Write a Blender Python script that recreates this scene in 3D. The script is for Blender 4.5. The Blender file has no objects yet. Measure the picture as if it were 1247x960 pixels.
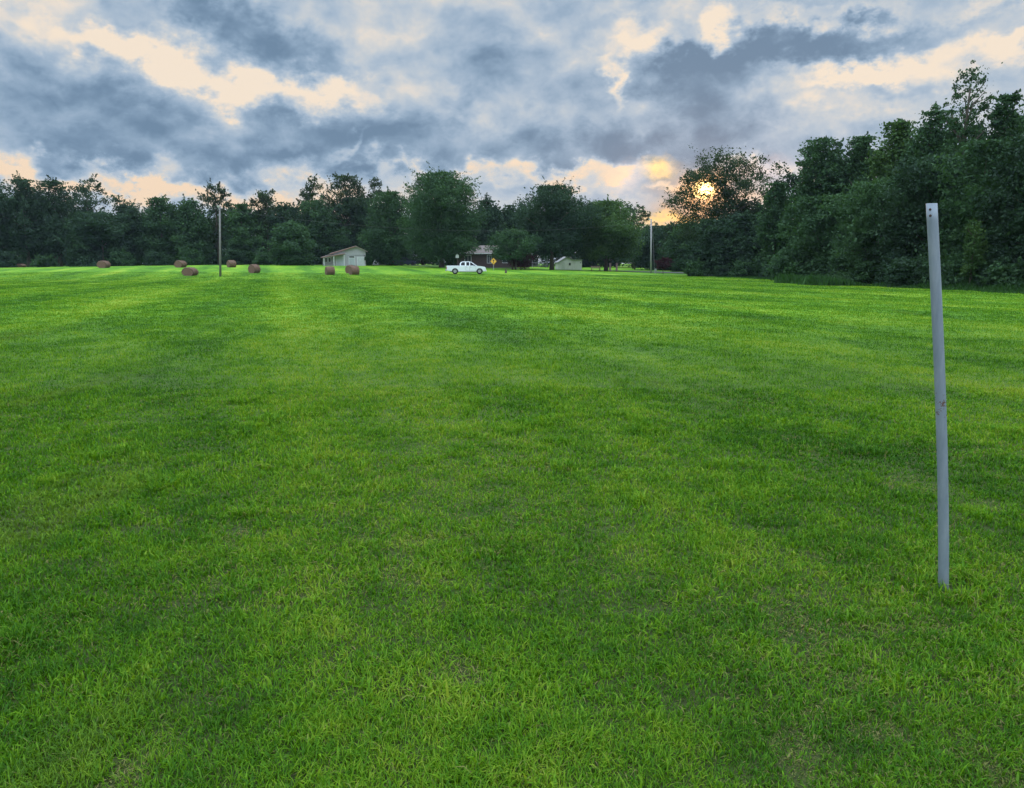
import bpy, bmesh, math, random
import numpy as np
from mathutils import Vector, Matrix
R = math.radians
C = bpy.context.scene.collection
sc = bpy.context.scene
# ------------------------------------------------------------------ camera
F = 935.0
PITCH = math.atan(159.0 / F)
CAMZ = 1.6
cd = bpy.data.cameras.new('camera'); cam = bpy.data.objects.new('camera', cd); C.objects.link(cam)
cam.location = (0, 0, CAMZ); cam.rotation_euler = (math.pi / 2 - PITCH, 0, 0)
cd.sensor_width = 36; cd.lens = 36 * F / 1247; cd.clip_start = 0.05; cd.clip_end = 9000
sc.camera = cam

def ray(px, py):
    u = (px - 623.5) / F; v = (480 - py) / F
    return Vector((u, math.cos(PITCH) + v * math.sin(PITCH), -math.sin(PITCH) + v * math.cos(PITCH)))
def at(px, py, Y):
    d = ray(px, py); k = Y / d.y
    return Vector((d.x * k, Y, CAMZ + d.z * k))
def s2l(c):
    return tuple(((x / 255) / 12.92 if x / 255 <= .04045 else ((x / 255 + .055) / 1.055) ** 2.4) for x in c) + (1,)

# ------------------------------------------------------------------ sky
SUN_DIR = ray(857, 231).normalized()
SUN_EL = math.asin(SUN_DIR.z); SUN_AZ = math.atan2(SUN_DIR.x, SUN_DIR.y)
W = bpy.data.worlds.new('World'); sc.world = W; W.use_nodes = True
nt = W.node_tree; N = nt.nodes; L = nt.links; N.clear()
def nd(t, **k):
    n = N.new(t)
    for a, b in k.items(): setattr(n, a, b)
    return n
def mth(op, a, b=None, c=None, clamp=False):
    n = nd('ShaderNodeMath', operation=op); n.use_clamp = clamp
    for i, v in enumerate((a, b, c)):
        if v is None: continue
        if isinstance(v, (int, float)): n.inputs[i].default_value = v
        else: L.new(v, n.inputs[i])
    return n.outputs[0]
def smooth(v, a, b, lo=0., hi=1.):
    n = nd('ShaderNodeMapRange', interpolation_type='SMOOTHSTEP'); L.new(v, n.inputs[0])
    n.inputs[1].default_value = a; n.inputs[2].default_value = b; n.inputs[3].default_value = lo; n.inputs[4].default_value = hi
    return n.outputs[0]
def wnoise(vec, scale, detail=6, rough=.55, stretch=None, off=(0, 0, 0)):
    m = nd('ShaderNodeMapping'); L.new(vec, m.inputs[0]); m.inputs['Location'].default_value = off
    if stretch: m.inputs['Scale'].default_value = stretch
    n = nd('ShaderNodeTexNoise'); L.new(m.outputs[0], n.inputs['Vector'])
    n.inputs['Scale'].default_value = scale; n.inputs['Detail'].default_value = detail; n.inputs['Roughness'].default_value = rough
    return n
tc = nd('ShaderNodeTexCoord'); DIR = tc.outputs['Generated']
sep = nd('ShaderNodeSeparateXYZ'); L.new(DIR, sep.inputs[0])
AZ = mth('ARCTAN2', sep.outputs[0], sep.outputs[1]); EL = mth('ARCSINE', sep.outputs[2])
comb = nd('ShaderNodeCombineXYZ'); L.new(AZ, comb.inputs[0]); L.new(EL, comb.inputs[1])
def warped(amp1, s1, amp2, s2, amp3=0, s3=60):
    v = comb.outputs[0]
    for a, s in ((amp1, s1), (amp2, s2), (amp3, s3)):
        if not a: continue
        n = wnoise(DIR, s, 5, .6, (1, 1, 1.5), (s, s * .37, 1))
        sub = nd('ShaderNodeVectorMath', operation='SUBTRACT'); L.new(n.outputs['Color'], sub.inputs[0]); sub.inputs[1].default_value = (.5, .5, .5)
        ma = nd('ShaderNodeVectorMath', operation='MULTIPLY'); L.new(sub.outputs[0], ma.inputs[0]); ma.inputs[1].default_value = (a, a, 0)
        ad = nd('ShaderNodeVectorMath', operation='ADD'); L.new(v, ad.inputs[0]); L.new(ma.outputs[0], ad.inputs[1]); v = ad.outputs[0]
    return v
WV = warped(.07, 5, .085, 13, .05, 34)
WS = warped(.045, 14, .03, 45)
def blob(vec, cx, cy, rx, ry, rot=0, inner=.0):
    d = ray(cx, cy).normalized(); az = math.atan2(d.x, d.y); el = math.asin(d.z)
    m = nd('ShaderNodeMapping', vector_type='TEXTURE'); L.new(vec, m.inputs[0])
    m.inputs['Location'].default_value = (az, el, 0); m.inputs['Rotation'].default_value = (0, 0, R(-rot)); m.inputs['Scale'].default_value = (rx / F, ry / F, 1)
    ln = nd('ShaderNodeVectorMath', operation='LENGTH'); L.new(m.outputs[0], ln.inputs[0])
    return smooth(ln.outputs['Value'], 1.6, inner)
_n = wnoise(DIR, 7, 4, .6); _s = nd('ShaderNodeVectorMath', operation='SCALE'); L.new(_n.outputs['Color'], _s.inputs[0]); _s.inputs['Scale'].default_value = .10
_a = nd('ShaderNodeVectorMath', operation='ADD'); L.new(DIR, _a.inputs[0]); L.new(_s.outputs[0], _a.inputs[1]); WV2 = _a.outputs[0]
# (x, y, rx, ry, tilt, weight): grey banks positive, gaps of bright sky negative
BL = [(50, 125, 150, 50, 8, .55), (215, 160, 190, 34, 8, .42), (370, 165, 120, 34, 2, .45), (120, 178, 180, 24, 0, .25),
      (305, 42, 105, 27, 20, .95), (130, 12, 45, 24, 0, .4), (40, 30, 60, 18, 0, .25), (220, 10, 40, 20, 20, .3),
      (265, 205, 210, 15, 0, .5), (590, 75, 70, 38, 5, .42), (660, 175, 210, 28, 4, .46), (500, 180, 120, 26, 0, .42),
      (822, 75, 40, 60, -20, .7), (875, 120, 60, 60, 0, .6), (985, 42, 150, 18, -4, .95), (930, 70, 80, 34, 0, .5),
      (840, 176, 190, 22, 0, .35), (1190, 40, 70, 16, 0, .45), (1095, 98, 26, 12, 0, .45), (1000, 150, 60, 20, 0, .15), (700, 110, 50, 40, 0, .1), (960, 120, 40, 24, 0, -.2), (690, 30, 60, 25, 0, .05), (660, 110, 120, 40, 0, .12), (560, 25, 80, 20, 0, .1),
      (170, 72, 120, 24, 12, -.3), (340, 108, 90, 20, 8, -.3), (235, 84, 190, 18, 14, -.62), (95, 50, 100, 18, 10, -.5), (400, 112, 55, 16, 10, -.6), (450, 40, 60, 30, 0, -.1), (455, 115, 40, 26, 0, -.2),
      (795, 36, 30, 18, 10, -1.0), (757, 95, 11, 26, 10, -1.0), (862, 34, 20, 20, 0, -1.0), (745, 40, 30, 20, 0, -.2),
      (1060, 72, 85, 12, -6, -1.1), (1050, 8, 150, 10, 4, -.5), (1205, 66, 80, 13, 0, -.6), (1190, 8, 60, 10, 0, -.3),
      (1060, 112, 90, 16, 0, -.2), (20, 193, 60, 11, 8, -.8), (112, 197, 30, 9, 20, -.7), (206, 201, 22, 11, 0, -.8),
      (160, 228, 220, 12, 6, -.95), (412, 232, 40, 10, 0, -.5), (425, 190, 20, 7, -20, -.6), (560, 218, 120, 8, 0, -.4), (700, 212, 55, 8, 0, -.5), (620, 199, 230, 12, 0, .38),
      (760, 216, 30, 11, -20, -.5), (925, 205, 50, 9, 0, -.5), (640, 262, 700, 22, 0, -.15), (330, 190, 60, 9, 10, .25), (770, 238, 60, 9, 0, .3), (470, 140, 40, 40, 0, .15)]
acc = None
for b in BL:
    o = blob(WV, *b[:5])
    acc = mth('MULTIPLY', o, b[5]) if acc is None else mth('MULTIPLY_ADD', o, b[5], acc)
n1 = wnoise(DIR, 4.2, 9, .56, (1, 1, 2.6), (3.1, 1.7, 0)).outputs['Fac']
n2 = wnoise(DIR, 13, 8, .6, (1, 1, 1.9), (7.1, 2.7, 4)).outputs['Fac']
D = mth('MULTIPLY_ADD', acc, .68, .455)
D = mth('MULTIPLY_ADD', mth('SUBTRACT', n1, .5), .6, D)
D = mth('MULTIPLY_ADD', mth('SUBTRACT', n2, .5), .5, D)
vo = nd('ShaderNodeTexVoronoi', feature='SMOOTH_F1'); vo.inputs['Scale'].default_value = 20; vo.inputs['Smoothness'].default_value = .35
vd = nd('ShaderNodeVectorMath', operation='ADD'); L.new(wnoise(DIR, 18, 4, .6).outputs['Color'], vd.inputs[0]); vs_ = nd('ShaderNodeVectorMath', operation='SCALE'); L.new(vd.outputs[0], vs_.inputs[0]); vs_.inputs['Scale'].default_value = .06
va = nd('ShaderNodeVectorMath', operation='ADD'); L.new(vs_.outputs[0], va.inputs[0]); vm = nd('ShaderNodeVectorMath', operation='MULTIPLY'); L.new(DIR, vm.inputs[0]); vm.inputs[1].default_value = (1, 1, 1.8); L.new(vm.outputs[0], va.inputs[1]); L.new(va.outputs[0], vo.inputs['Vector'])
D = mth('MULTIPLY_ADD', mth('SUBTRACT', .42, vo.outputs['Distance']), .45, D)
n3 = wnoise(DIR, 34, 5, .6, (1, 1, 1.6), (1.1, 5.7, 2)).outputs['Fac']; D = mth('MULTIPLY_ADD', mth('SUBTRACT', n3, .5), .28, D)
# relief: the side of each puff that faces up towards the light is paler than its underside
ra = wnoise(WV2, 9, 6, .55, (1, 1, 1.7), (4.2, .6, 9)).outputs['Fac']; rb = wnoise(WV2, 9, 6, .55, (1, 1, 1.7), (4.2, .6, 9.035)).outputs['Fac']
D = mth('MULTIPLY_ADD', mth('SUBTRACT', rb, ra), 1.25, D)
D = mth('MULTIPLY_ADD', D, .82, .055)
rc = nd('ShaderNodeValToRGB'); L.new(D, rc.inputs[0]); cr = rc.color_ramp; cr.interpolation = 'B_SPLINE'
stops = [(0.0, (248, 230, 208)), (.14, (232, 222, 211)), (.30, (202, 208, 213)), (.52, (168, 188, 209)), (.76, (135, 161, 187)), (1.0, (104, 131, 158))]
while len(cr.elements) < len(stops): cr.elements.new(.5)
for e, (p, c) in zip(cr.elements, stops): e.position = p; e.color = s2l(c)
# warm the clear gaps towards the horizon
warm = nd('ShaderNodeMixRGB', blend_type='MULTIPLY'); L.new(rc.outputs[0], warm.inputs[1]); warm.inputs[2].default_value = (1.0, .90, .80, 1)
wf = mth('MULTIPLY', smooth(EL, .20, .07), smooth(D, .36, .02)); L.new(wf, warm.inputs[0])
col = warm.outputs[0]
def addc(col, fac, rgb, k):
    m = nd('ShaderNodeMixRGB', blend_type='ADD'); m.use_clamp = False
    L.new(col, m.inputs[1]); m.inputs[0].default_value = 1
    s = nd('ShaderNodeMixRGB', blend_type='MULTIPLY'); s.inputs[0].default_value = 1; s.inputs[1].default_value = tuple(c * k for c in rgb) + (1,)
    cb = nd('ShaderNodeCombineXYZ')
    for i in range(3): L.new(fac, cb.inputs[i])
    L.new(cb.outputs[0], s.inputs[2]); L.new(s.outputs[0], m.inputs[2]); return m.outputs[0]
def tintc(col, fac, rgb):
    m = nd('ShaderNodeMixRGB', blend_type='MULTIPLY'); L.new(fac, m.inputs[0]); L.new(col, m.inputs[1]); m.inputs[2].default_value = rgb + (1,); return m.outputs[0]
col = tintc(col, blob(WS, 857, 235, 56, 30, 0, 0), (.97, .62, .42))
col = tintc(col, blob(WS, 803, 207, 20, 13, 0, 0), (1, .80, .45))
col = tintc(col, blob(WS, 818, 262, 46, 11, -3, 0), (1, .72, .36))
col = addc(col, blob(WS, 857, 231, 150, 75, 0, 0), (1, .42, .15), .05)
col = addc(col, blob(WS, 857, 231, 24, 17, 0, 0), (1, .45, .08), 1.3)
col = addc(col, blob(comb.outputs[0], 857, 231, 10, 8, 0, .3), (1, .70, .22), 6.)
lump = smooth(n3, .38, .58, .25, 1)
col = addc(col, mth('MULTIPLY', blob(WS, 803, 207, 22, 13, 0, .0), lump), (1, .56, .14), .8)
col = addc(col, blob(WS, 760, 216, 20, 13, -20, .1), (1, .5, .2), .22)
col = addc(col, blob(WS, 818, 262, 36, 7, -3, .0), (1, .58, .12), .65)
col = addc(col, blob(WS, 812, 228, 22, 5, -5, .1), (1, .6, .2), .5)
col = addc(col, blob(WS, 925, 208, 40, 14, 0, .1), (1, .5, .2), .3)
# the sky overhead and behind (outside the frame) gets added gain to light the ground
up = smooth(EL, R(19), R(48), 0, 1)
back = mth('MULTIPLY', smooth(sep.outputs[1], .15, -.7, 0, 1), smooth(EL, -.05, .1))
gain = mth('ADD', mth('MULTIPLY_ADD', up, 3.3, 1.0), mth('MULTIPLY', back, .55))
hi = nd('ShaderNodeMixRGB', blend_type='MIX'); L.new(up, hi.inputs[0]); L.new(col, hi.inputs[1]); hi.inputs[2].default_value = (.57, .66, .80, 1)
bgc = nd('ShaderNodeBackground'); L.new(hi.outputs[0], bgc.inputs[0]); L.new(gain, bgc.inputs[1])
sky = nd('ShaderNodeTexSky', sky_type='NISHITA'); sky.sun_disc = False; sky.sun_elevation = SUN_EL; sky.sun_rotation = SUN_AZ
sky.air_density = 1.2; sky.dust_density = 2
bgs = nd('ShaderNodeBackground'); L.new(sky.outputs[0], bgs.inputs[0]); bgs.inputs[1].default_value = .10
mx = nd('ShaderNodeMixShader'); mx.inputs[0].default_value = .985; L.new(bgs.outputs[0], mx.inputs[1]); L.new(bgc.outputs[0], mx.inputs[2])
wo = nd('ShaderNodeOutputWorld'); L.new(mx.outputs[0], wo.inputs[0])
W.cycles.sampling_method = 'MANUAL'; W.cycles.sample_map_resolution = 512
# ------------------------------------------------------------------ sun (veiled by cloud, low behind the trees)
sd = bpy.data.lights.new('sun', 'SUN'); so = bpy.data.objects.new('sun', sd); C.objects.link(so)
sd.energy = .7; sd.angle = R(10); sd.color = (1, .72, .45)
so.rotation_euler = (-SUN_DIR).to_track_quat('-Z', 'Y').to_euler(); so.location = (60, 60, 60)
# ------------------------------------------------------------------ exposure
sc.view_settings.view_transform = 'Standard'; sc.view_settings.look = 'None'; sc.view_settings.gamma = 1; sc.view_settings.exposure = 0.0
sc.view_settings.use_curve_mapping = False
sc.render.engine = 'CYCLES'; sc.cycles.use_denoising = True; sc.cycles.max_bounces = 5; sc.cycles.diffuse_bounces = 2
sc.cycles.transmission_bounces = 4; sc.cycles.transparent_max_bounces = 6; sc.cycles.sample_clamp_indirect = 8; sc.cycles.use_adaptive_sampling = True
sc.cycles.adaptive_threshold = .015
try: sc.cycles.denoising_prefilter = 'ACCURATE'
except Exception: pass

# ------------------------------------------------------------------ helpers
rs = np.random.RandomState(7)
def props(o, label=None, cat=None, group=None, kind=None):
    for k, v in (('label', label), ('category', cat), ('group', group), ('kind', kind)):
        if v: o[k] = v
    return o
def mesh_np(name, V, faces_list, mat, parent=None, smooth_=False, attrs=None):
    """faces_list: list of (n,k) int arrays"""
    me = bpy.data.meshes.new(name)
    V = np.asarray(V, dtype=np.float32); me.vertices.add(len(V)); me.vertices.foreach_set('co', V.ravel())
    lv = np.concatenate([f.ravel() for f in faces_list]).astype(np.int32)
    lt = np.concatenate([np.full(len(f), f.shape[1]) for f in faces_list]).astype(np.int32)
    ls = np.concatenate([[0], np.cumsum(lt)[:-1]]).astype(np.int32)
    me.loops.add(len(lv)); me.loops.foreach_set('vertex_index', lv)
    me.polygons.add(len(lt)); me.polygons.foreach_set('loop_start', ls)
    me.polygons.foreach_set('use_smooth', np.full(len(lt), smooth_))
    for an, arr in (attrs or {}).items():
        a = me.attributes.new(an, 'FLOAT', 'POINT'); a.data.foreach_set('value', arr.astype(np.float32))
    me.update(calc_edges=True); me.materials.append(mat)
    o = bpy.data.objects.new(name, me); C.objects.link(o)
    if parent: o.parent = parent
    return o
def obj(name, bm, mat, parent=None, sm=False):
    me = bpy.data.meshes.new(name)
    bmesh.ops.recalc_face_normals(bm, faces=bm.faces[:])
    for f in bm.faces: f.smooth = sm
    bm.to_mesh(me); bm.free(); me.materials.append(mat)
    o = bpy.data.objects.new(name, me); C.objects.link(o)
    if parent: o.parent = parent
    return o
def thing(name, label, cat, loc, rotz=0, group=None):
    o = bpy.data.objects.new(name, None); C.objects.link(o); o.empty_display_size = .3
    o.location = loc; o.rotation_euler = (0, 0, rotz); return props(o, label, cat, group)
def box(bm, c, s, rot=None, bev=0):
    r = bmesh.ops.create_cube(bm, size=1); vs = r['verts']
    M = Matrix.Translation(c) @ (rot.to_4x4() if rot else Matrix.Identity(4)) @ Matrix.Diagonal((*s, 1))
    bmesh.ops.transform(bm, matrix=M, verts=vs)
    if bev:
        es = list({e for v in vs for e in v.link_edges}); bmesh.ops.bevel(bm, geom=es, offset=bev, segments=2, affect='EDGES')
def prism(bm, pts, y0, y1):
    """outline in x,z pushed from y0 to y1"""
    a = [bm.verts.new((p[0], y0, p[1])) for p in pts]; b = [bm.verts.new((p[0], y1, p[1])) for p in pts]
    bm.faces.new(a); bm.faces.new(b[::-1]); n = len(pts)
    for i in range(n): bm.faces.new((a[i], b[i], b[(i + 1) % n], a[(i + 1) % n]))
def tube(bm, pts, rad, seg=8, cap=True):
    pts = [Vector(p) for p in pts]; rings = []
    for i, p in enumerate(pts):
        t = (pts[min(i + 1, len(pts) - 1)] - pts[max(i - 1, 0)]).normalized()
        a = t.orthogonal().normalized() if i == 0 else (rings_a - t * rings_a.dot(t)).normalized()
        rings_a = a; b = t.cross(a); r = rad[i] if hasattr(rad, '__len__') else rad
        rings.append([bm.verts.new(p + (a * math.cos(2 * math.pi * k / seg) + b * math.sin(2 * math.pi * k / seg)) * r) for k in range(seg)])
    for i in range(len(rings) - 1):
        for k in range(seg): bm.faces.new((rings[i][k], rings[i][(k + 1) % seg], rings[i + 1][(k + 1) % seg], rings[i + 1][k]))
    if cap: bm.faces.new(rings[0][::-1]); bm.faces.new(rings[-1])
# value noise (2-D) for heights and patches
_t = np.random.RandomState(3).rand(256, 256)
def vn(x, y, s):
    x = np.asarray(x) / s + 500; y = np.asarray(y) / s + 500
    xi = np.floor(x).astype(int); yi = np.floor(y).astype(int); fx = x - xi; fy = y - yi
    fx = fx * fx * (3 - 2 * fx); fy = fy * fy * (3 - 2 * fy)
    g = lambda i, j: _t[(xi + i) % 256, (yi + j) % 256]
    return (g(0, 0) * (1 - fx) + g(1, 0) * fx) * (1 - fy) + (g(0, 1) * (1 - fx) + g(1, 1) * fx) * fy
# ------------------------------------------------------------------ materials
def mat(name):
    m = bpy.data.materials.new(name); m.use_nodes = True; t = m.node_tree; t.nodes.clear()
    return m, t
class G:
    """small node-building helper"""
    def __init__(s, name):
        s.m = bpy.data.materials.new(name); s.m.use_nodes = True; s.t = s.m.node_tree; s.t.nodes.clear()
        s.out = s.n('ShaderNodeOutputMaterial')
    def n(s, t, **k):
        x = s.t.nodes.new(t)
        for a, b in k.items(): setattr(x, a, b)
        return x
    def l(s, a, b): s.t.links.new(a, b)
    def pos(s): return s.n('ShaderNodeNewGeometry').outputs['Position']
    def objc(s): return s.n('ShaderNodeTexCoord').outputs['Object']
    def noise(s, vec, scale, detail=4, rough=.5, stretch=None, rot=None):
        if stretch or rot:
            m = s.n('ShaderNodeMapping'); s.l(vec, m.inputs[0])
            if stretch: m.inputs['Scale'].default_value = stretch
            if rot: m.inputs['Rotation'].default_value = rot
            vec = m.outputs[0]
        n = s.n('ShaderNodeTexNoise'); s.l(vec, n.inputs['Vector'])
        n.inputs['Scale'].default_value = scale; n.inputs['Detail'].default_value = detail; n.inputs['Roughness'].default_value = rough
        return n.outputs['Fac']
    def ramp(s, f, stops):
        r = s.n('ShaderNodeValToRGB'); s.l(f, r.inputs[0]); e = r.color_ramp.elements
        while len(e) < len(stops): e.new(.5)
        for x, (p, c) in zip(e, stops): x.position = p; x.color = tuple(c) + (1,) if len(c) == 3 else c
        return r.outputs[0]
    def mix(s, f, a, b, mode='MIX'):
        m = s.n('ShaderNodeMixRGB', blend_type=mode)
        for i, v in enumerate((f, a, b)):
            if isinstance(v, (int, float)): m.inputs[i].default_value = v if i == 0 else (v, v, v, 1)
            elif isinstance(v, tuple): m.inputs[i].default_value = v if len(v) == 4 else v + (1,)
            else: s.l(v, m.inputs[i])
        return m.outputs[0]
    def math(s, op, a, b=0., c=None, clamp=False):
        m = s.n('ShaderNodeMath', operation=op); m.use_clamp = clamp
        for i, v in enumerate((a, b, c)):
            if v is None: continue
            if isinstance(v, (int, float)): m.inputs[i].default_value = v
            else: s.l(v, m.inputs[i])
        return m.outputs[0]
    def attr(s, name): return s.n('ShaderNodeAttribute', attribute_name=name).outputs['Fac']
    def pbsdf(s, col, rough=.6, metal=0, bump=None, bstr=.3, bdist=.01, spec=.5):
        p = s.n('ShaderNodeBsdfPrincipled')
        if isinstance(col, tuple): p.inputs['Base Color'].default_value = col if len(col) == 4 else col + (1,)
        else: s.l(col, p.inputs['Base Color'])
        if isinstance(rough, (int, float)): p.inputs['Roughness'].default_value = rough
        else: s.l(rough, p.inputs['Roughness'])
        p.inputs['Metallic'].default_value = metal; p.inputs['Specular IOR Level'].default_value = spec
        if bump is not None:
            b = s.n('ShaderNodeBump'); s.l(bump, b.inputs['Height']); b.inputs['Strength'].default_value = bstr; b.inputs['Distance'].default_value = bdist
            s.l(b.outputs[0], p.inputs['Normal'])
        s.l(p.outputs[0], s.out.inputs[0]); return s.m
def simple(name, c, rough=.6, metal=0, var=.25, scale=6, bump=.2):
    g = G(name); f = g.noise(g.objc(), scale, 5, .6)
    col = g.mix(f, tuple(x * (1 - var) for x in c), tuple(min(1, x * (1 + var)) for x in c))
    return g.pbsdf(col, rough, metal, bump=f, bstr=bump)
STRIPE = R(17)           # mowing direction, measured left of straight ahead
def lawn_patches(g, P):
    """yellow, fresh and dark areas of the turf and the lines left by the mower; shared by soil-level sheet and blades"""
    rt = g.n('ShaderNodeMapping'); g.l(P, rt.inputs[0]); rt.inputs['Rotation'].default_value = (0, 0, -STRIPE); RP = rt.outputs[0]
    big = g.noise(RP, .20, 4, .6, (1, .35, 1)); mid = g.noise(RP, .95, 5, .62, (1, .45, 1)); sm = g.noise(P, 3.6, 4, .6)
    f = g.math('MULTIPLY_ADD', big, .9, g.math('MULTIPLY_ADD', mid, 1.0, g.math('MULTIPLY', sm, .9)))
    f = g.math('SUBTRACT', g.math('MULTIPLY', f, 1.12), 1.03)
    m = g.n('ShaderNodeMapping'); g.l(P, m.inputs[0]); m.inputs['Rotation'].default_value = (0, 0, -STRIPE)
    sx = g.n('ShaderNodeSeparateXYZ'); g.l(m.outputs[0], sx.inputs[0])
    wob = g.math('MULTIPLY_ADD', g.noise(P, .25, 2), 1.2, sx.outputs[0])
    st = g.math('SINE', g.math('MULTIPLY', wob, 2 * math.pi / 3.1)); st2 = g.math('SINE', g.math('MULTIPLY', wob, 2 * math.pi / 7.7))
    fade = g.noise(P, .08, 2)
    f = g.math('MULTIPLY_ADD', g.math('MULTIPLY', st, fade), .12, f)
    f = g.math('MULTIPLY_ADD', g.math('MULTIPLY', st2, fade), .22, f)
    return f
GREENS = [(.0, (.020, .078, .004)), (.28, (.044, .145, .005)), (.5, (.082, .214, .007)), (.72, (.138, .285, .010)), (1., (.24, .33, .03))]
def grass_mat():
    g = G('grass blades'); P = g.pos(); f = lawn_patches(g, P)
    tint = g.attr('tint'); f2 = g.math('MULTIPLY_ADD', g.math('SUBTRACT', tint, .5), .8, f)
    col = g.ramp(f2, GREENS)
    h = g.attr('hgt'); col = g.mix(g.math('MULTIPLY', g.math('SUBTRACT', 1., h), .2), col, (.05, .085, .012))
    str_ = g.noise(P, .9, 4, .65, (1, .22, 1), (0, 0, -STRIPE)); sm_ = g.n('ShaderNodeMapRange'); g.l(str_, sm_.inputs[0]); sm_.inputs[1].default_value = .58; sm_.inputs[2].default_value = .75; sm_.inputs[4].default_value = .42
    col = g.mix(sm_.outputs[0], col, (.21, .235, .05))
    dry = g.attr('dry'); col = g.mix(dry, col, (.21, .195, .07))
    d = g.n('ShaderNodeBsdfDiffuse'); g.l(col, d.inputs[0])
    t = g.n('ShaderNodeBsdfTranslucent'); tcol = g.mix(1., col, (1.25, 1.2, .6), 'MULTIPLY'); g.l(tcol, t.inputs[0])
    m1 = g.n('ShaderNodeMixShader'); m1.inputs[0].default_value = .38; g.l(d.outputs[0], m1.inputs[1]); g.l(t.outputs[0], m1.inputs[2])
    gl = g.n('ShaderNodeBsdfGlossy'); gl.inputs['Roughness'].default_value = .42; gl.inputs[0].default_value = (.75, .85, .9, 1)
    m2 = g.n('ShaderNodeMixShader'); m2.inputs[0].default_value = .008; g.l(m1.outputs[0], m2.inputs[1]); g.l(gl.outputs[0], m2.inputs[2])
    g.l(m2.outputs[0], g.out.inputs[0]); return g.m
def field_mat():
    g = G('turf'); P = g.pos(); f = lawn_patches(g, P)
    fine = g.noise(P, 11, 6, .7); vfine = g.noise(P, 60, 4, .7)
    f3 = g.math('MULTIPLY_ADD', g.math('SUBTRACT', fine, .5), .7, g.math('MULTIPLY_ADD', g.math('SUBTRACT', vfine, .5), .5, f))
    col = g.ramp(f3, GREENS)
    # close by, the sheet between the blades is soil and thatch; farther off it stands for the turf itself
    sx = g.n('ShaderNodeSeparateXYZ'); g.l(P, sx.inputs[0])
    mr = g.n('ShaderNodeMapRange'); g.l(sx.outputs[1], mr.inputs[0]); mr.inputs[1].default_value = 3; mr.inputs[2].default_value = 26
    soil = g.ramp(vfine, [(.3, (.020, .032, .008)), (.6, (.045, .06, .015)), (.85, (.11, .10, .04))])
    col = g.mix(mr.outputs[0], soil, col)
    hb = g.math('MULTIPLY_ADD', vfine, .35, fine)
    return g.pbsdf(col, .9, 0, bump=hb, bstr=.7, bdist=.05, spec=.15)
def leaf_mat(name, dark, light, trans=.28):
    g = G(name); t = g.attr('tint'); col = g.ramp(t, [(.0, dark), (.55, tuple((a + b) / 2 for a, b in zip(dark, light))), (1., light)])
    d = g.n('ShaderNodeBsdfDiffuse'); g.l(col, d.inputs[0]); tr = g.n('ShaderNodeBsdfTranslucent'); g.l(g.mix(1., col, (1.3, 1.2, .6), 'MULTIPLY'), tr.inputs[0])
    m = g.n('ShaderNodeMixShader'); m.inputs[0].default_value = trans; g.l(d.outputs[0], m.inputs[1]); g.l(tr.outputs[0], m.inputs[2])
    gl = g.n('ShaderNodeBsdfGlossy'); gl.inputs['Roughness'].default_value = .5
    m2 = g.n('ShaderNodeMixShader'); m2.inputs[0].default_value = .012; g.l(m.outputs[0], m2.inputs[1]); g.l(gl.outputs[0], m2.inputs[2])
    g.l(m2.outputs[0], g.out.inputs[0]); return g.m
LEAF = {'dark': leaf_mat('dark leaves', (.018, .044, .026), (.040, .084, .042)),
        'mid': leaf_mat('green leaves', (.025, .062, .030), (.056, .122, .046)),
        'light': leaf_mat('light green leaves', (.034, .080, .026), (.078, .150, .042)),
        'bright': leaf_mat('bright young leaves', (.05, .11, .012), (.10, .20, .03)),
        'red': leaf_mat('purple leaves', (.035, .015, .022), (.085, .035, .045)),
        'warm': leaf_mat('thin backlit leaves', (.018, .038, .020), (.044, .080, .034), .38),
        'weed': leaf_mat('rank weeds', (.018, .055, .014), (.04, .11, .025))}
BARK = simple('bark', (.085, .07, .055), .9, 0, .4, 9, .6)
# ------------------------------------------------------------------ terrain
CP = [(x, 0., y) for x in (-40, -12, 12, 40) for y in (-20, 5, 25, 45)]         # x, z, y : level around the camera
def cp(px, py, Y):
    p = at(px, py, Y); CP.append((p.x, p.z, p.y))
for a in [(-250, 327, 150), (0, 326.5, 145), (126, 326, 128), (218, 325.5, 124), (281, 325.5, 126), (231, 336, 101), (309, 332, 110), (402, 335, 104), (430, 334.5, 105),
          (267, 337, 97), (100, 337, 98), (-150, 338, 95), (567, 334, 110), (480, 334.5, 108), (601, 328, 128), (415, 323.8, 146), (500, 323.6, 152), (640, 328, 142), (693, 329, 150),
          (760, 330, 145), (793, 333, 125), (808, 334.5, 118), (860, 337, 102), (950, 341, 82), (1060, 348, 60), (1160, 353, 50), (1247, 357, 44), (1450, 366, 36), (700, 337, 100), (0, 350, 55), (500, 347, 60)]: cp(*a)
CP += [(x, 1.2, 260.) for x in (-250, -80, 80, 250)] + [(250., .8, 60.), (-250., .5, 40.), (60., .3, 10.), (90., .8, 120.)]
CPA = np.array(CP)
def tps(a, b):
    r2 = ((a[:, None, :] - b[None, :, :]) ** 2).sum(2) + 1e-9; return r2 * np.log(r2) * .5
_X = CPA[:, [0, 2]] / 100.
_n = len(_X); _A = np.zeros((_n + 3, _n + 3)); _A[:_n, :_n] = tps(_X, _X) + np.eye(_n) * .004
_A[:_n, _n:] = np.c_[np.ones(_n), _X]; _A[_n:, :_n] = _A[:_n, _n:].T
_w = np.linalg.solve(_A, np.r_[CPA[:, 1], 0, 0, 0])
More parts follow.
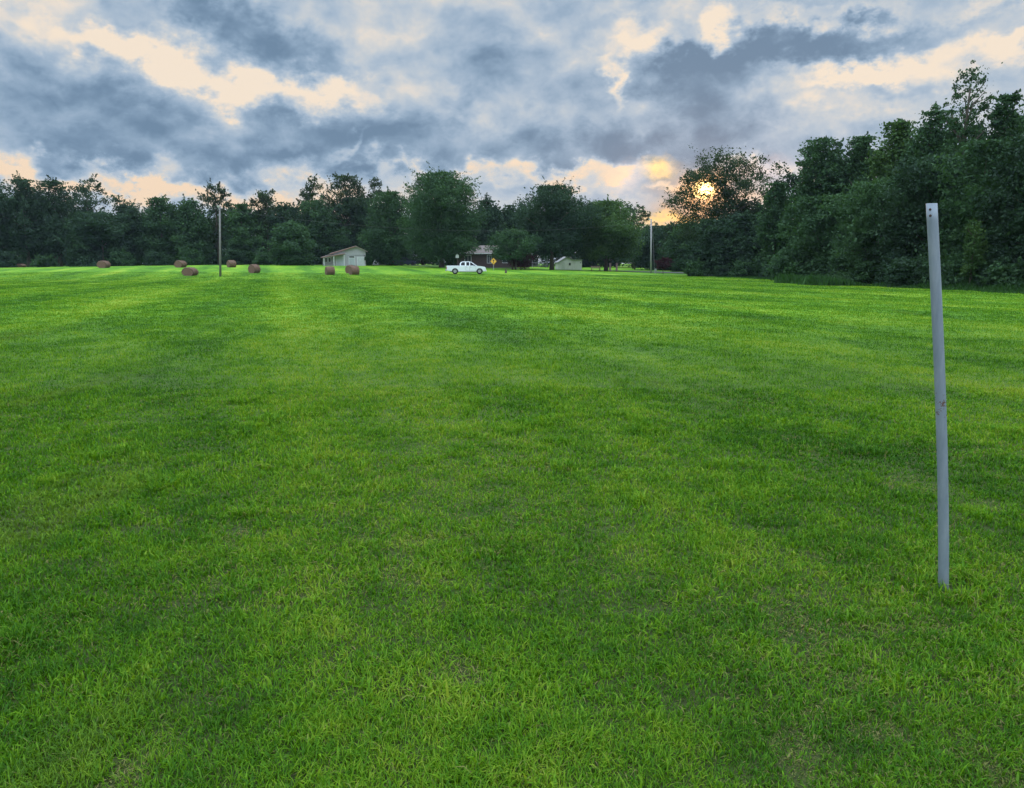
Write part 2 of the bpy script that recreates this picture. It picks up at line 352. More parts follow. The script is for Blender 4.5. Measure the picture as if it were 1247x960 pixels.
def gz(x, y):
    x = np.atleast_1d(np.asarray(x, float)); y = np.atleast_1d(np.asarray(y, float)); sh = x.shape
    q = np.c_[np.clip(x.ravel(), -260, 260), np.clip(y.ravel(), -25, 270)] / 100.
    out = np.empty(len(q))
    for i in range(0, len(q), 40000):
        s = q[i:i + 40000]; out[i:i + 40000] = tps(s, _X) @ _w[:_n] + np.c_[np.ones(len(s)), s] @ _w[_n:]
    z = out.reshape(sh)
    near = np.clip((np.hypot(x, y) - 14) / 26, 0, 1); near = near * near * (3 - 2 * near)
    return z * near + (vn(x, y, 2.3) - .5) * .035 + (vn(x, y, 9) - .5) * .05 * near
def gz1(x, y): return float(gz([x], [y])[0])
def onground(px, Y, sink=0.):
    x = (px - 623.5) / F * (Y * math.cos(PITCH) ) ; x = None
    # point at depth Y on the vertical plane through column px (columns are not quite vertical planes, solve at ground height)
    d = ray(px, 325); X = d.x / d.y * Y
    return Vector((X, Y, gz1(X, Y) - sink))
xs = np.unique(np.r_[-1200, -600, -400, np.arange(-260, -60, 6), np.arange(-60, 60, 1.5), np.arange(60, 261, 6), 400, 600, 1200].astype(float))
ys = np.unique(np.r_[-500, -150, np.arange(-40, 0, 5), np.arange(0, 40, .8), np.arange(40, 180, 2), np.arange(180, 280, 8), 350, 500, 900, 1300].astype(float))
gx, gy = np.meshgrid(xs, ys); zz = gz(gx, gy)
nx, ny = len(xs), len(ys); ii = np.arange((ny - 1) * nx).reshape(ny - 1, nx)[:, :-1].ravel()
ground = mesh_np('ground', np.c_[gx.ravel(), gy.ravel(), zz.ravel()], [np.c_[ii, ii + 1, ii + nx + 1, ii + nx]], field_mat(), smooth_=True)
props(ground, kind='structure')
# road along the far side of the field, under the trees
def ribbon(name, pts, w, dz, m):
    V = []; Fc = []
    P = []
    for i in range(len(pts) - 1):
        a, b = Vector(pts[i]), Vector(pts[i + 1]); k = max(2, int((b - a).length / 2))
        P += [a.lerp(b, j / k) for j in range(k)]
    P.append(Vector(pts[-1]))
    for i, p in enumerate(P):
        t = (P[min(i + 1, len(P) - 1)] - P[max(i - 1, 0)]).normalized(); nrm = Vector((-t.y, t.x))
        for s in (-1, -.5, 0, .5, 1):
            q = p + nrm * (s * w / 2); V.append((q.x, q.y, 0))
    V = np.array(V); V[:, 2] = gz(V[:, 0], V[:, 1]) + dz
    # keep the crown of the road above the sheet it lies on
    for i in range(len(P) - 1):
        for s in range(4):
            a = i * 5 + s; Fc.append((a, a + 1, a + 6, a + 5))
    return props(mesh_np(name, V, [np.array(Fc)], m, smooth_=True), kind='structure')
ROADM = simple('worn asphalt', (.08, .08, .08), .85, 0, .25, 2, .2)
for _q in ROADM.node_tree.nodes:
    if _q.type == 'BSDF_PRINCIPLED': _q.inputs['Specular IOR Level'].default_value = .08
def gp(px, Y):
    p = onground(px, Y); return (p.x, p.y)
ribbon('road', [gp(-300, 172), gp(300, 166), gp(420, 156), gp(560, 147), gp(640, 142), gp(740, 141), gp(800, 131), gp(870, 120), gp(930, 122)], 5.2, .09, ROADM)

# ------------------------------------------------------------------ grass
def make_grass():
    rng = np.random.RandomState(11)
    Vs, T3, Q4, tint, hgt, dry = [], [], [], [], [], []; base = 0
    #  d0, d1, density/m2, blade length, width, segments
    e_ = np.geomspace(1.5, 110, 17)
    rings = [(a, b, 80000 * (a * b) ** (-.825), .037, .0016 * (a * b) ** .45, 3 if b < 3.5 else 2 if b < 10 else 1) for a, b in zip(e_, e_[1:])]
    for d0, d1, den, ln, wd, seg in rings:
        half = .70
        n = int(den * (d1 * d1 - d0 * d0) * half + den * (d1 - d0) * 6.4)
        y = np.sqrt(rng.rand(n) * (d1 * d1 - d0 * d0) + d0 * d0)
        x = (rng.rand(n) * 2 - 1) * (y * half + 3.2)
        # tufts: pull some blades together
        k = rng.rand(n) < .45; cs = .05 + .012 * d0
        sel = np.where(k)[0]; nT = max(1, len(sel) // 14); cen = sel[:nT]; own = cen[rng.randint(0, nT, len(sel))]
        x[sel] = x[own] + rng.randn(len(sel)) * cs * .42; y[sel] = y[own] + rng.randn(len(sel)) * cs * .42
        # bare spot round the foot of the post
        pp = POST_BASE; far = np.hypot(x - pp.x, y - pp.y); keep = (far > .035) & (rng.rand(n) < np.clip(far / .12, .25, 1))
        bare = ((rng.rand(n) < .8 * np.clip((13 - y) / 8, 0, 1)) & (vn(x, y, .31) + .5 * vn(x, y, .11) < .36))
        x, y, bare = x[keep], y[keep], bare[keep]; n = len(x)
        z = gz(x, y) if d1 > 14 else (vn(x, y, 2.3) - .5) * .035
        patch = .55 * vn(x, y, .55) + .45 * vn(x, y, .17)
        L_ = ln * (.45 + 1.15 * patch) * (.6 + .8 * rng.rand(n)) * np.where(rng.rand(n) < .03, 1.5, 1)
        fp = np.hypot(x - POST_BASE.x, y - POST_BASE.y); L_ = L_ * (1 + .8 * ((fp < .22) & (rng.rand(n) < .5)))
        w = wd * (.6 + .8 * rng.rand(n)); isdry = (rng.rand(n) < .03 + .08 * (vn(x, y, 1.3) > .68)).astype(float)
        broad = rng.rand(n) < .07; w = np.where(broad & (y < 8), w * 2.3, w); L_ = L_ * (1 + .7 * (vn(x, y, .42) > .82) * (vn(x, y, 2.1) > .45))
        L_ = np.where(bare, L_ * .55, L_); isdry = np.where(bare & (rng.rand(n) < .45), 1., isdry)
        a = rng.rand(n) * 2 * np.pi + (vn(x, y, .25) - .5) * 4
        lean = .25 + .95 * rng.rand(n) ** .8; lean = np.where(isdry > 0, 1.25, lean)
        wa = a + np.pi / 2 + (rng.rand(n) - .5) * .9
        dx, dy = np.cos(a), np.sin(a); sxv, syv = np.cos(wa), np.sin(wa)
        tnt = np.clip(rng.rand(n) * .75 + .25 * patch, 0, 1)
        lev = []
        for s in range(seg):
            t = s / seg; ang = lean * (t ** .8) if seg > 1 else 0
            hx = L_ * t * np.sin(lean * t * .8); hz = L_ * t * np.cos(lean * t * .8); ww = w * (1 - .35 * t) / 2
            lev.append(np.c_[x + dx * hx - sxv * ww, y + dy * hx - syv * ww, z + hz - .004])
            lev.append(np.c_[x + dx * hx + sxv * ww, y + dy * hx + syv * ww, z + hz - .004])
        tx = L_ * np.sin(lean); tz = L_ * np.cos(lean)
        lev.append(np.c_[x + dx * tx, y + dy * tx, z + tz])
        m = len(lev); V = np.stack(lev, 1).reshape(-1, 3); b = base + np.arange(n) * m
        for s in range(seg - 1): Q4.append(np.c_[b + 2 * s, b + 2 * s + 1, b + 2 * s + 3, b + 2 * s + 2])
        T3.append(np.c_[b + 2 * seg - 2, b + 2 * seg - 1, b + 2 * seg])
        Vs.append(V); base += len(V); tint.append(np.repeat(tnt, m)); dry.append(np.repeat(isdry * (.5 + .5 * rng.rand(n)), m))
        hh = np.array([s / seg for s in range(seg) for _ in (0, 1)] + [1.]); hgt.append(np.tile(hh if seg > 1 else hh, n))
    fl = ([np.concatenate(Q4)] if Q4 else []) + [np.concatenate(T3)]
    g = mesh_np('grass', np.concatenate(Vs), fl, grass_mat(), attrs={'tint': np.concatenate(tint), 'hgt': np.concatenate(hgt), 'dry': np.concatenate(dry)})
    props(g, 'short mown green grass covering the wide field', 'grass', kind='stuff')
POST_BASE = at(1151, 719, 3.63); POST_BASE.z = 0
_b = at(1151, 719, 1.0); _k = CAMZ / (CAMZ - _b.z); POST_BASE = Vector((_b.x * _k, _k, 0))
make_grass()

# ------------------------------------------------------------------ trees
def crown_mesh(rng, W_, H, cb, n_clump, n_leaf, leaf, prof='round', clump=.15, flat=.65, lob=.28, shell=.55, depth=None, fill=.5):
    """leaf cards gathered in clumps inside an uneven envelope. returns V, quads, tint, clump centres"""
    cr = H * (1 - cb); z0 = H * cb; D_ = depth or W_
    t = rng.rand(n_clump * 3)
    if prof == 'round': f = np.sqrt(np.clip(1 - (2 * t - .95) ** 2 / 1.1, 0, 1))
    elif prof == 'egg': f = np.sin(np.pi * np.clip(t * .86 + .14, 0, 1)) ** .6
    elif prof == 'cone': f = np.clip(1.05 - t, .05, 1) ** .7 * np.clip(t * 6 + .4, 0, 1)
    elif prof == 'vase': f = np.clip(.35 + t, 0, 1.0) * np.sqrt(np.clip(1.08 - t, 0, 1)) * 1.3
    elif prof == 'wall': f = np.where(t < .72, 1., np.sqrt(np.clip(1 - ((t - .72) / .3) ** 2, 0, 1)))
    keep = rng.rand(len(t)) < f + .12; t = t[keep][:n_clump]; f = f[keep][:n_clump]; n = len(t)
    ph = rng.rand(n) * 2 * np.pi; o = rng.rand(4) * 6
    wob = 1 + lob * (np.sin(ph * 2 + o[0] + t * 4) * .5 + np.sin(ph * 3 + o[1] - t * 7) * .5 + np.sin(t * 11 + o[2]) * .35)
    rr = f * wob * (shell + (1 - shell) * 1.0) * np.sqrt(rng.rand(n) * (1 - shell ** 2) + shell ** 2)
    inner = rng.rand(n) < .22; rr = np.where(inner, rr * rng.rand(n), rr)
    rc = clump * W_ * (.45 + .75 * rng.rand(n)) * (1 - .42 * t)
    cx = np.cos(ph) * rr * (W_ / 2 - rc * .5); cy = np.sin(ph) * rr * (D_ / 2 - rc * .5); cz = z0 + t * cr * .95 + rng.randn(n) * .02 * H
    Cn = np.c_[cx, cy, cz]
    per = np.maximum(8, (n_leaf * rc ** 2 / (rc ** 2).sum())).astype(int)
    idx = np.repeat(np.arange(n), per); m = len(idx)
    d = rng.randn(m, 3); d /= np.linalg.norm(d, axis=1)[:, None]; u = rng.rand(m) ** .45
    # leaves gather on twigs: jitter direction towards a few per-clump axes
    P = Cn[idx] + d * (u * rc[idx])[:, None] * np.array([1.1, 1.1, flat])
    leaf *= .78; stray = rng.rand(m) < .04; P = P + np.where(stray, rc[idx] * .35, 0)[:, None] * d
    P[:, 2] -= .25 * rc[idx] * (np.hypot(d[:, 0], d[:, 1]) * u) ** 2
    mf = int(m * fill)                                   # leaves filling the body of the crown
    if mf:
        j = rng.randint(0, n, mf); sc_in = rng.rand(mf) ** .4
        F_ = Cn[j] * np.c_[sc_in, sc_in, np.ones(mf)] + rng.randn(mf, 3) * np.array([.07 * W_, .07 * D_, .06 * cr])
        F_[:, 2] = np.clip(F_[:, 2], z0 * .9, z0 + cr * .93); df = rng.randn(mf, 3); df /= np.linalg.norm(df, axis=1)[:, None]
        P = np.concatenate([P, F_]); d = np.concatenate([d, df]); idx = np.concatenate([idx, j]); m = m + mf
    top = np.where((t > .35) & (rr > .45 * f))[0]; top = rng.permutation(top)[:45]
    if len(top):                                          # leafy shoots standing out of the crown
        k = 26; jj = np.repeat(top, k); ax = np.c_[np.cos(ph[top]) * .75, np.sin(ph[top]) * .75, .55 + .7 * rng.rand(len(top))] + rng.randn(len(top), 3) * .3
        ln_ = rc[top] * (.85 + .75 * rng.rand(len(top))); u2 = rng.rand(len(jj)); S_ = Cn[jj] + np.repeat(ax * ln_[:, None], k, 0) * (.1 + .9 * u2)[:, None]
        S_ += rng.randn(len(jj), 3) * (np.repeat(ln_, k) * .13 * (1.25 - u2))[:, None]; ds = rng.randn(len(jj), 3); ds /= np.linalg.norm(ds, axis=1)[:, None]
        P = np.concatenate([S_, P]); d = np.concatenate([ds, d]); idx = np.concatenate([jj, idx]); m = len(idx)
    P[:, 2] = np.maximum(P[:, 2], .02)
    nr = d * .7 + rng.randn(m, 3) * .8 + np.array([0, 0, .5]); nr /= np.linalg.norm(nr, axis=1)[:, None]
    a = np.cross(nr, rng.randn(m, 3)); a /= np.linalg.norm(a, axis=1)[:, None] + 1e-9; b = np.cross(nr, a)
    s = (leaf * (.55 + .9 * rng.rand(m)))[:, None]; s[m - mf:] *= 1.35
    V = np.stack([P - a * s * .62, P + b * s * .36 - a * s * .05, P + a * s * .62, P - b * s * .36 + a * s * .05], 1).reshape(-1, 3)
    q = np.arange(m * 4).reshape(-1, 4)
    ct = rng.rand(n); tint = np.clip(.7 * ct[idx] + .3 * rng.rand(m), 0, 1)
    return V, q, np.repeat(tint, 4), Cn
def trunk_bm(rng, H, W_, cb, Cn, r0=None, limbs=12, stems=1):
    bm = bmesh.new(); r0 = r0 or max(.06, H * .021)
    for s in range(stems):
        ox = 0 if stems == 1 else (s - (stems - 1) / 2) * r0 * 3
        pts = []; rad = []
        dx, dy = rng.randn(2) * .012 * H
        for i in range(8):
            t = i / 7; pts.append((ox + dx * math.sin(t * 2.5) + (ox * 2.2 * t), dy * math.sin(t * 3), -.25 + t * H * .86)); rad.append(r0 * (1.35 if i == 0 else 1) * (1 - .85 * t))
        tube(bm, pts, rad, 8)
        if len(Cn):
            pick = rng.choice(len(Cn), min(limbs, len(Cn)), replace=False)
            for j in pick:
                c = Cn[j]; hs = min(max(c[2] - .35 * math.hypot(c[0], c[1]) - .08 * H, cb * H * .6), H * .8); t = (hs + .25) / (H * .86); k = min(6, int(t * 7)); fr = t * 7 - k
                p0 = Vector(pts[k]).lerp(Vector(pts[k + 1]), fr); p2 = Vector(c); p1 = (p0 + p2) / 2 + Vector((rng.randn() * .03 * H, rng.randn() * .03 * H, .03 * H))
                rr = max(.03, r0 * (1 - .85 * t) * .55); tube(bm, [p0, p0.lerp(p1, .6), p1, p1.lerp(p2, .6), p2], [rr, rr * .85, rr * .65, rr * .45, rr * .2], 5)
    return bm
def tree(name, label, cat, px, Y, top, wpx, kind='mid', prof='round', cb=.12, nc=70, nl=9000, leaf=.3, seed=0, group=None, clump=.15, lob=.28, shell=.55, limbs=12, stems=1, flat=.65, rot=0, depth=None, r0=None, extra=None, fill=.6):
    g = onground(px, Y); H = at(px, top, Y).z - g.z; W_ = wpx / F * Y
    rng = np.random.RandomState(seed + int(px * 7) + 1000)
    V, q, tint, Cn = crown_mesh(rng, W_, H * .985, cb, int(nc * 1.9), int(nl * 1.6), leaf, prof, clump * 1.0, flat, lob, shell, depth, fill)
    if extra:                                     # leader or side boughs: (dx, z fraction, radius, leaves)
        for dx, zf, rad, n in extra:
            m = n; c = np.array([dx * W_, rng.randn() * .1 * W_, zf * H]); d = rng.randn(m, 3); d /= np.linalg.norm(d, axis=1)[:, None]
            P = c + d * (rng.rand(m) ** .5 * rad * W_)[:, None] * np.array([1, 1, .7]); a = rng.randn(m, 3); a /= np.linalg.norm(a, axis=1)[:, None]; b = np.cross(a, rng.randn(m, 3)); b /= np.linalg.norm(b, axis=1)[:, None]
            s = (leaf * (.55 + .9 * rng.rand(m)))[:, None]
            V2 = np.stack([P - a * s * .62, P + b * s * .36, P + a * s * .62, P - b * s * .36], 1).reshape(-1, 3)
            q = np.concatenate([q, np.arange(m * 4).reshape(-1, 4) + len(V)]); V = np.concatenate([V, V2]); tint = np.concatenate([tint, np.repeat(rng.rand(m) * .7, 4)]); Cn = np.concatenate([Cn, c[None]])
    root = thing(name, label, cat, g, rot, group)
    mesh_np('crown', V, [q], LEAF[kind], root, attrs={'tint': tint})
    obj('trunk', trunk_bm(rng, H, W_, cb, Cn, r0, limbs, stems), BARK, root, True)
    return root
def copy_tree(o, loc, rz, sc_, label=None, group=None):
    c = o.copy(); C.objects.link(c); c.location = loc; c.rotation_euler = (0, 0, rz); c.scale = sc_
    if label: c['label'] = label
    if group: c['group'] = group
    for ch in list(o.children):
        k = ch.copy(); C.objects.link(k); k.parent = c
        for g_ in list(ch.children):
            d = g_.copy(); C.objects.link(d); d.parent = k
    return c
ED = 'trees lining the far edge of the field'
T = tree
# --- left wood, front row (left to right)
T('oak_tree', 'dark full tree cut by the left edge of the photo', 'tree', -12, 158, 216, 70, 'dark', 'round', .10, 60, 7000, .38, 1, ED)
T('oak_tree', 'tall dark tree with lumpy crown, second from the left edge', 'tree', 36, 160, 211, 66, 'dark', 'round', .08, 50, 8000, .36, 2, ED, clump=.17, lob=.3)
T('oak_tree', 'dark tree beside the open crown with sky showing through', 'tree', 74, 162, 213, 60, 'dark', 'round', .08, 50, 7000, .36, 3, ED, clump=.17)
T('oak_tree', 'loose dark crown with bright sky gaps at far left of the wood', 'tree', 113, 163, 213, 62, 'dark', 'vase', .36, 32, 2700, .36, 4, ED, clump=.145, shell=.65, lob=.22, fill=.15)
T('woodland_tree', 'low dark tree right of the crown full of sky gaps', 'tree', 157, 158, 231, 52, 'dark', 'egg', .03, 46, 6500, .36, 5, ED)
T('woodland_tree', 'dark tree rising behind the lone far bale at left', 'tree', 126, 152, 254, 70, 'dark', 'wall', .02, 50, 8500, .36, 6, ED)
T('woodland_tree', 'dark tree on the low part of the skyline above two bales', 'tree', 200, 158, 235, 54, 'mid', 'egg', .03, 46, 6500, .36, 7, ED)
T('woodland_tree', 'dark tree just left of the thin grey pole', 'tree', 236, 158, 239, 50, 'mid', 'egg', .03, 46, 6500, .36, 8, ED)
T('oak_tree', 'feathery topped tree standing behind the thin grey pole', 'tree', 268, 162, 220, 52, 'warm', 'vase', .12, 40, 3900, .34, 9, ED, clump=.13, shell=.5, fill=.15)
T('woodland_tree', 'dark tree just right of the thin grey pole', 'tree', 297, 156, 243, 50, 'mid', 'egg', .03, 46, 6500, .36, 10, ED)
T('oak_tree', 'small crowned tree poking up between pole and barn', 'tree', 328, 160, 225, 42, 'warm', 'round', .12, 34, 4300, .34, 11, ED, clump=.16, fill=.3)
T('woodland_tree', 'low dark tree in the skyline dip left of the tall thin tree', 'tree', 352, 158, 240, 44, 'dark', 'egg', .03, 44, 6000, .36, 12, ED)
T('poplar_tree', 'tall slender tree with open crown behind the barn', 'tree', 386, 165, 207, 42, 'warm', 'round', .2, 30, 3300, .34, 13, ED, clump=.17, shell=.4, fill=.15)
T('poplar_tree', 'tall broad tree with ragged top right of the slender one', 'tree', 424, 166, 207, 66, 'warm', 'vase', .2, 44, 5200, .34, 14, ED, clump=.13, fill=.3)
T('poplar_tree', 'narrow tree with ragged top left of the big maple', 'tree', 460, 168, 211, 38, 'warm', 'egg', .2, 26, 3000, .34, 15, ED, clump=.17, fill=.3)
T('woodland_tree', 'round green tree in front of the tall ragged trees', 'tree', 386, 161, 238, 66, 'mid', 'egg', .03, 60, 9000, .34, 16, ED)
T('young_tree', 'low spreading green tree standing left of the barn', 'tree', 355, 144, 268, 60, 'mid', 'egg', .02, 50, 7500, .32, 17, ED)
T('woodland_tree', 'bluish dark tree standing behind the barn roof', 'tree', 430, 166, 236, 62, 'dark', 'wall', .02, 56, 8500, .34, 18, ED)
T('maple_tree', 'green tree shading the pale ornament right of the barn', 'tree', 476, 150, 227, 62, 'mid', 'round', .03, 70, 10500, .32, 19, ED)
T('shrub', 'upright dark bush against the right end of the barn', 'shrub', 448, 147, 297, 17, 'mid', 'egg', .0, 22, 2600, .26, 20)
T('maple_tree', 'largest round green maple standing behind the pickup', 'tree', 538, 137, 203, 102, 'mid', 'round', .12, 130, 20000, .30, 21, ED, clump=.14, lob=.32, r0=.42)
T('woodland_tree', 'dark tree in the gap between the two large maples', 'tree', 593, 160, 238, 62, 'dark', 'egg', .03, 60, 8500, .34, 22, ED)
T('woodland_tree', 'dark tree behind the brick house roof', 'tree', 622, 163, 244, 50, 'dark', 'egg', .03, 50, 7500, .34, 23, ED)
T('maple_tree', 'large dark round maple beside the white shed', 'tree', 672, 139, 220, 94, 'dark', 'round', .2, 120, 17000, .30, 24, ED, clump=.14, lob=.32, r0=.36)
T('maple_tree', 'yellow green rounded maple left of the white lamp pole', 'tree', 738, 142, 240, 90, 'light', 'round', .2, 100, 15000, .30, 25, ED, clump=.14, lob=.32, r0=.34)
T('oak_tree', 'sparse small crown rising behind the yellow green maple', 'tree', 772, 170, 240, 40, 'warm', 'round', .3, 26, 2300, .34, 26, ED, clump=.14, fill=.15)
T('young_tree', 'small spreading green tree in front of the brick house', 'tree', 626, 130, 277, 62, 'mid', 'round', .26, 46, 5200, .24, 27, clump=.15, stems=2)
T('plum_tree', 'small purple leaved tree by the brick house wall', 'tree', 634, 131.5, 305, 40, 'red', 'round', .2, 24, 1900, .2, 28)
T('plum_tree', 'small dark red leaved tree right of the white lamp pole', 'tree', 808, 117, 313, 22, 'red', 'round', .36, 18, 1500, .16, 29)
T('woodland_tree', 'dark tree on the lowest skyline beside the lamp pole', 'tree', 800, 158, 271, 66, 'dark', 'wall', .02, 60, 8000, .34, 30, ED)
T('woodland_tree', 'dark tree left of the tree that hides the sun', 'tree', 838, 140, 268, 62, 'mid', 'egg', .03, 60, 8500, .32, 31, ED)
T('woodland_tree', 'warm lit low tree below the sunlit cloud', 'tree', 822, 150, 265, 44, 'warm', 'egg', .03, 40, 5500, .32, 32, ED)
# --- the tree with the sun behind it
T('oak_tree', 'spreading oak with the setting sun glowing through its crown', 'tree', 880, 112, 170, 120, 'warm', 'round', .22, 80, 17000, .25, 33, ED, clump=.115, shell=.45, lob=.35, limbs=26, r0=.36, fill=.25,
  extra=[(-.48, .60, .10, 260), (-.40, .70, .09, 220), (-.36, .52, .09, 220), (.46, .78, .10, 170), (.52, .68, .09, 130), (.36, .86, .08, 120)])
T('woodland_tree', 'dark bushy tree at the foot of the sun tree', 'tree', 868, 106, 262, 62, 'dark', 'wall', .02, 60, 8000, .28, 34, ED)
T('woodland_tree', 'dark bushy tree right of the sun tree trunk', 'tree', 905, 103, 256, 66, 'dark', 'wall', .02, 60, 8500, .28, 35, ED)
# --- right wood, front row
RW = 'trees of the right hand wood'
T('woodland_tree', 'sloping leafy tree between the sun tree and the right wood', 'tree', 942, 96, 214, 52, 'mid', 'egg', .02, 60, 9500, .26, 36, RW, lob=.35)
T('maple_tree', 'round topped tree standing at the left end of the right wood', 'tree', 992, 92, 156, 72, 'mid', 'round', .05, 90, 13000, .26, 37, RW, clump=.13)
T('woodland_tree', 'tree behind, just right of the round topped one', 'tree', 1040, 90, 152, 62, 'mid', 'egg', .03, 80, 11000, .26, 38, RW, clump=.12)
T('woodland_tree', 'bushy middle tree where the right wood begins to climb', 'tree', 1000, 78, 232, 100, 'mid', 'wall', .01, 110, 14000, .24, 39, RW, clump=.12)
T('locust_tree', 'feathery pale topped tree in the middle of the right wood', 'tree', 1083, 76, 133, 72, 'light', 'egg', .03, 90, 14000, .22, 40, RW, clump=.11, lob=.35)
T('locust_tree', 'full leafy tree left of the tallest tree', 'tree', 1122, 70, 118, 72, 'mid', 'egg', .03, 90, 14000, .22, 41, RW, clump=.11, lob=.35)
T('locust_tree', 'tallest tree of the right wood with thin airy top', 'tree', 1163, 62, 62, 70, 'mid', 'round', .10, 80, 7500, .17, 42, RW, clump=.10, lob=.4, shell=.35, flat=.8, limbs=30, fill=.2)
T('locust_tree', 'tree with airy twigs right of the tallest one', 'tree', 1208, 60, 98, 74, 'mid', 'egg', .05, 80, 12500, .19, 43, RW, clump=.10, lob=.4)
T('locust_tree', 'tall tree cut by the right edge of the photo', 'tree', 1256, 56, 74, 86, 'mid', 'egg', .05, 90, 12500, .19, 44, RW, clump=.10, lob=.4)
T('locust_tree', 'tree standing outside the right edge of the wood', 'tree', 1330, 52, 80, 110, 'mid', 'egg', .03, 90, 12500, .2, 45, RW, clump=.11)
T('woodland_tree', 'dense low tree in front below the feathery one', 'tree', 1070, 67, 212, 110, 'mid', 'wall', .01, 110, 15000, .21, 46, RW, clump=.11)
T('woodland_tree', 'dense leafy tree left of the grey steel post', 'tree', 1128, 61, 178, 105, 'dark', 'wall', .01, 110, 16000, .20, 47, RW, clump=.11)
T('woodland_tree', 'dense leafy tree just right of the grey steel post', 'tree', 1190, 55, 160, 110, 'mid', 'wall', .01, 120, 17000, .19, 48, RW, clump=.10)
T('woodland_tree', 'dense leafy tree filling the right edge of the photo', 'tree', 1255, 50, 150, 120, 'dark', 'wall', .01, 120, 17000, .18, 49, RW, clump=.10)
T('woodland_tree', 'dense tree beyond the right edge of the photo', 'tree', 1350, 44, 130, 150, 'dark', 'wall', .01, 110, 14000, .2, 50, RW, clump=.11)
T('young_tree', 'bright yellow green sapling in the right wood beside the post', 'tree', 1184, 50.5, 258, 34, 'light', 'round', .2, 22, 1500, .13, 51)
# --- second row
proto = [tree('woodland_tree', 'dark woodland tree half hidden in the second row of the wood', 'tree', 60, 182, 238, 62, 'dark', 'wall', .03, 50, 6500, .42, 60, 'second row of the wood'),
         tree('woodland_tree', 'dark woodland tree half hidden in the second row of the wood', 'tree', 230, 180, 246, 62, 'dark', 'egg', .02, 50, 6500, .42, 61, 'second row of the wood')]
rr_ = random.Random(5)
def second(px, Y, top, wpx, i):
    p = proto[i % 2]; b = onground(px, Y); H = at(px, top, Y).z - b.z
    ph, pw = (at(60, 238, 182).z - proto[0].location.z, 62 / F * 182) if i % 2 == 0 else (at(230, 246, 180).z - proto[1].location.z, 62 / F * 180)
    sw = wpx / F * Y / pw; copy_tree(p, b, rr_.uniform(0, 6.28), (sw, sw, H / ph))
i = 0
for px, top in [(-60, 240), (-20, 240), (20, 240), (98, 262), (135, 266), (165, 248), (200, 250), (268, 250), (300, 252), (335, 250), (365, 246), (400, 244), (440, 240), (480, 240), (515, 242), (560, 240), (600, 250), (640, 250), (680, 248), (715, 252), (750, 262), (785, 276), (815, 276), (850, 278)]:
    second(px, 184 + (i % 3) * 4, top + rr_.uniform(-2, 4), 60, i); i += 1
for px, top, Y in [(885, 285, 130), (925, 250, 118), (965, 205, 110), (1010, 185, 104), (1050, 172, 96), (1090, 165, 88), (1130, 150, 82), (1170, 140, 76), (1215, 125, 72), (1265, 115, 68), (1320, 110, 64)]:
    second(px, Y, top, 78, i); i += 1
# --- shrubs at the wood's edge
SH = 'bushes along the edge of the woods'
sp = [tree('shrub', 'leafy bush at the foot of the woods edge', 'shrub', 1000, 76, 318, 40, 'mid', 'round', .0, 26, 3000, .2, 70, SH, clump=.2, limbs=5, r0=.05),
      tree('shrub', 'leafy bush at the foot of the woods edge', 'shrub', 1100, 56, 312, 50, 'dark', 'round', .0, 26, 3200, .17, 71, SH, clump=.2, limbs=5, r0=.05)]
for k, (px, Y, s) in enumerate([(850, 104, 1), (880, 101, .9), (910, 97, 1.1), (940, 90, .9), (965, 85, 1), (1030, 71, 1.1), (1060, 65, .9), (1085, 61, .8), (1125, 56, 1), (1155, 54, .9), (1185, 52, 1.05), (1215, 49.5, .9), (1245, 47.5, 1.1), (1290, 45, 1), (1340, 42, 1.1),
                                (10, 150, 1.5), (55, 151, 1.3), (95, 150, 1.6), (150, 150, 1.4), (190, 151, 1.5), (235, 150, 1.4), (285, 150, 1.5), (325, 149, 1.3)]):
    copy_tree(sp[k % 2], onground(px, Y), rr_.uniform(0, 6.28), (s, s, s * rr_.uniform(.75, 1.15)))
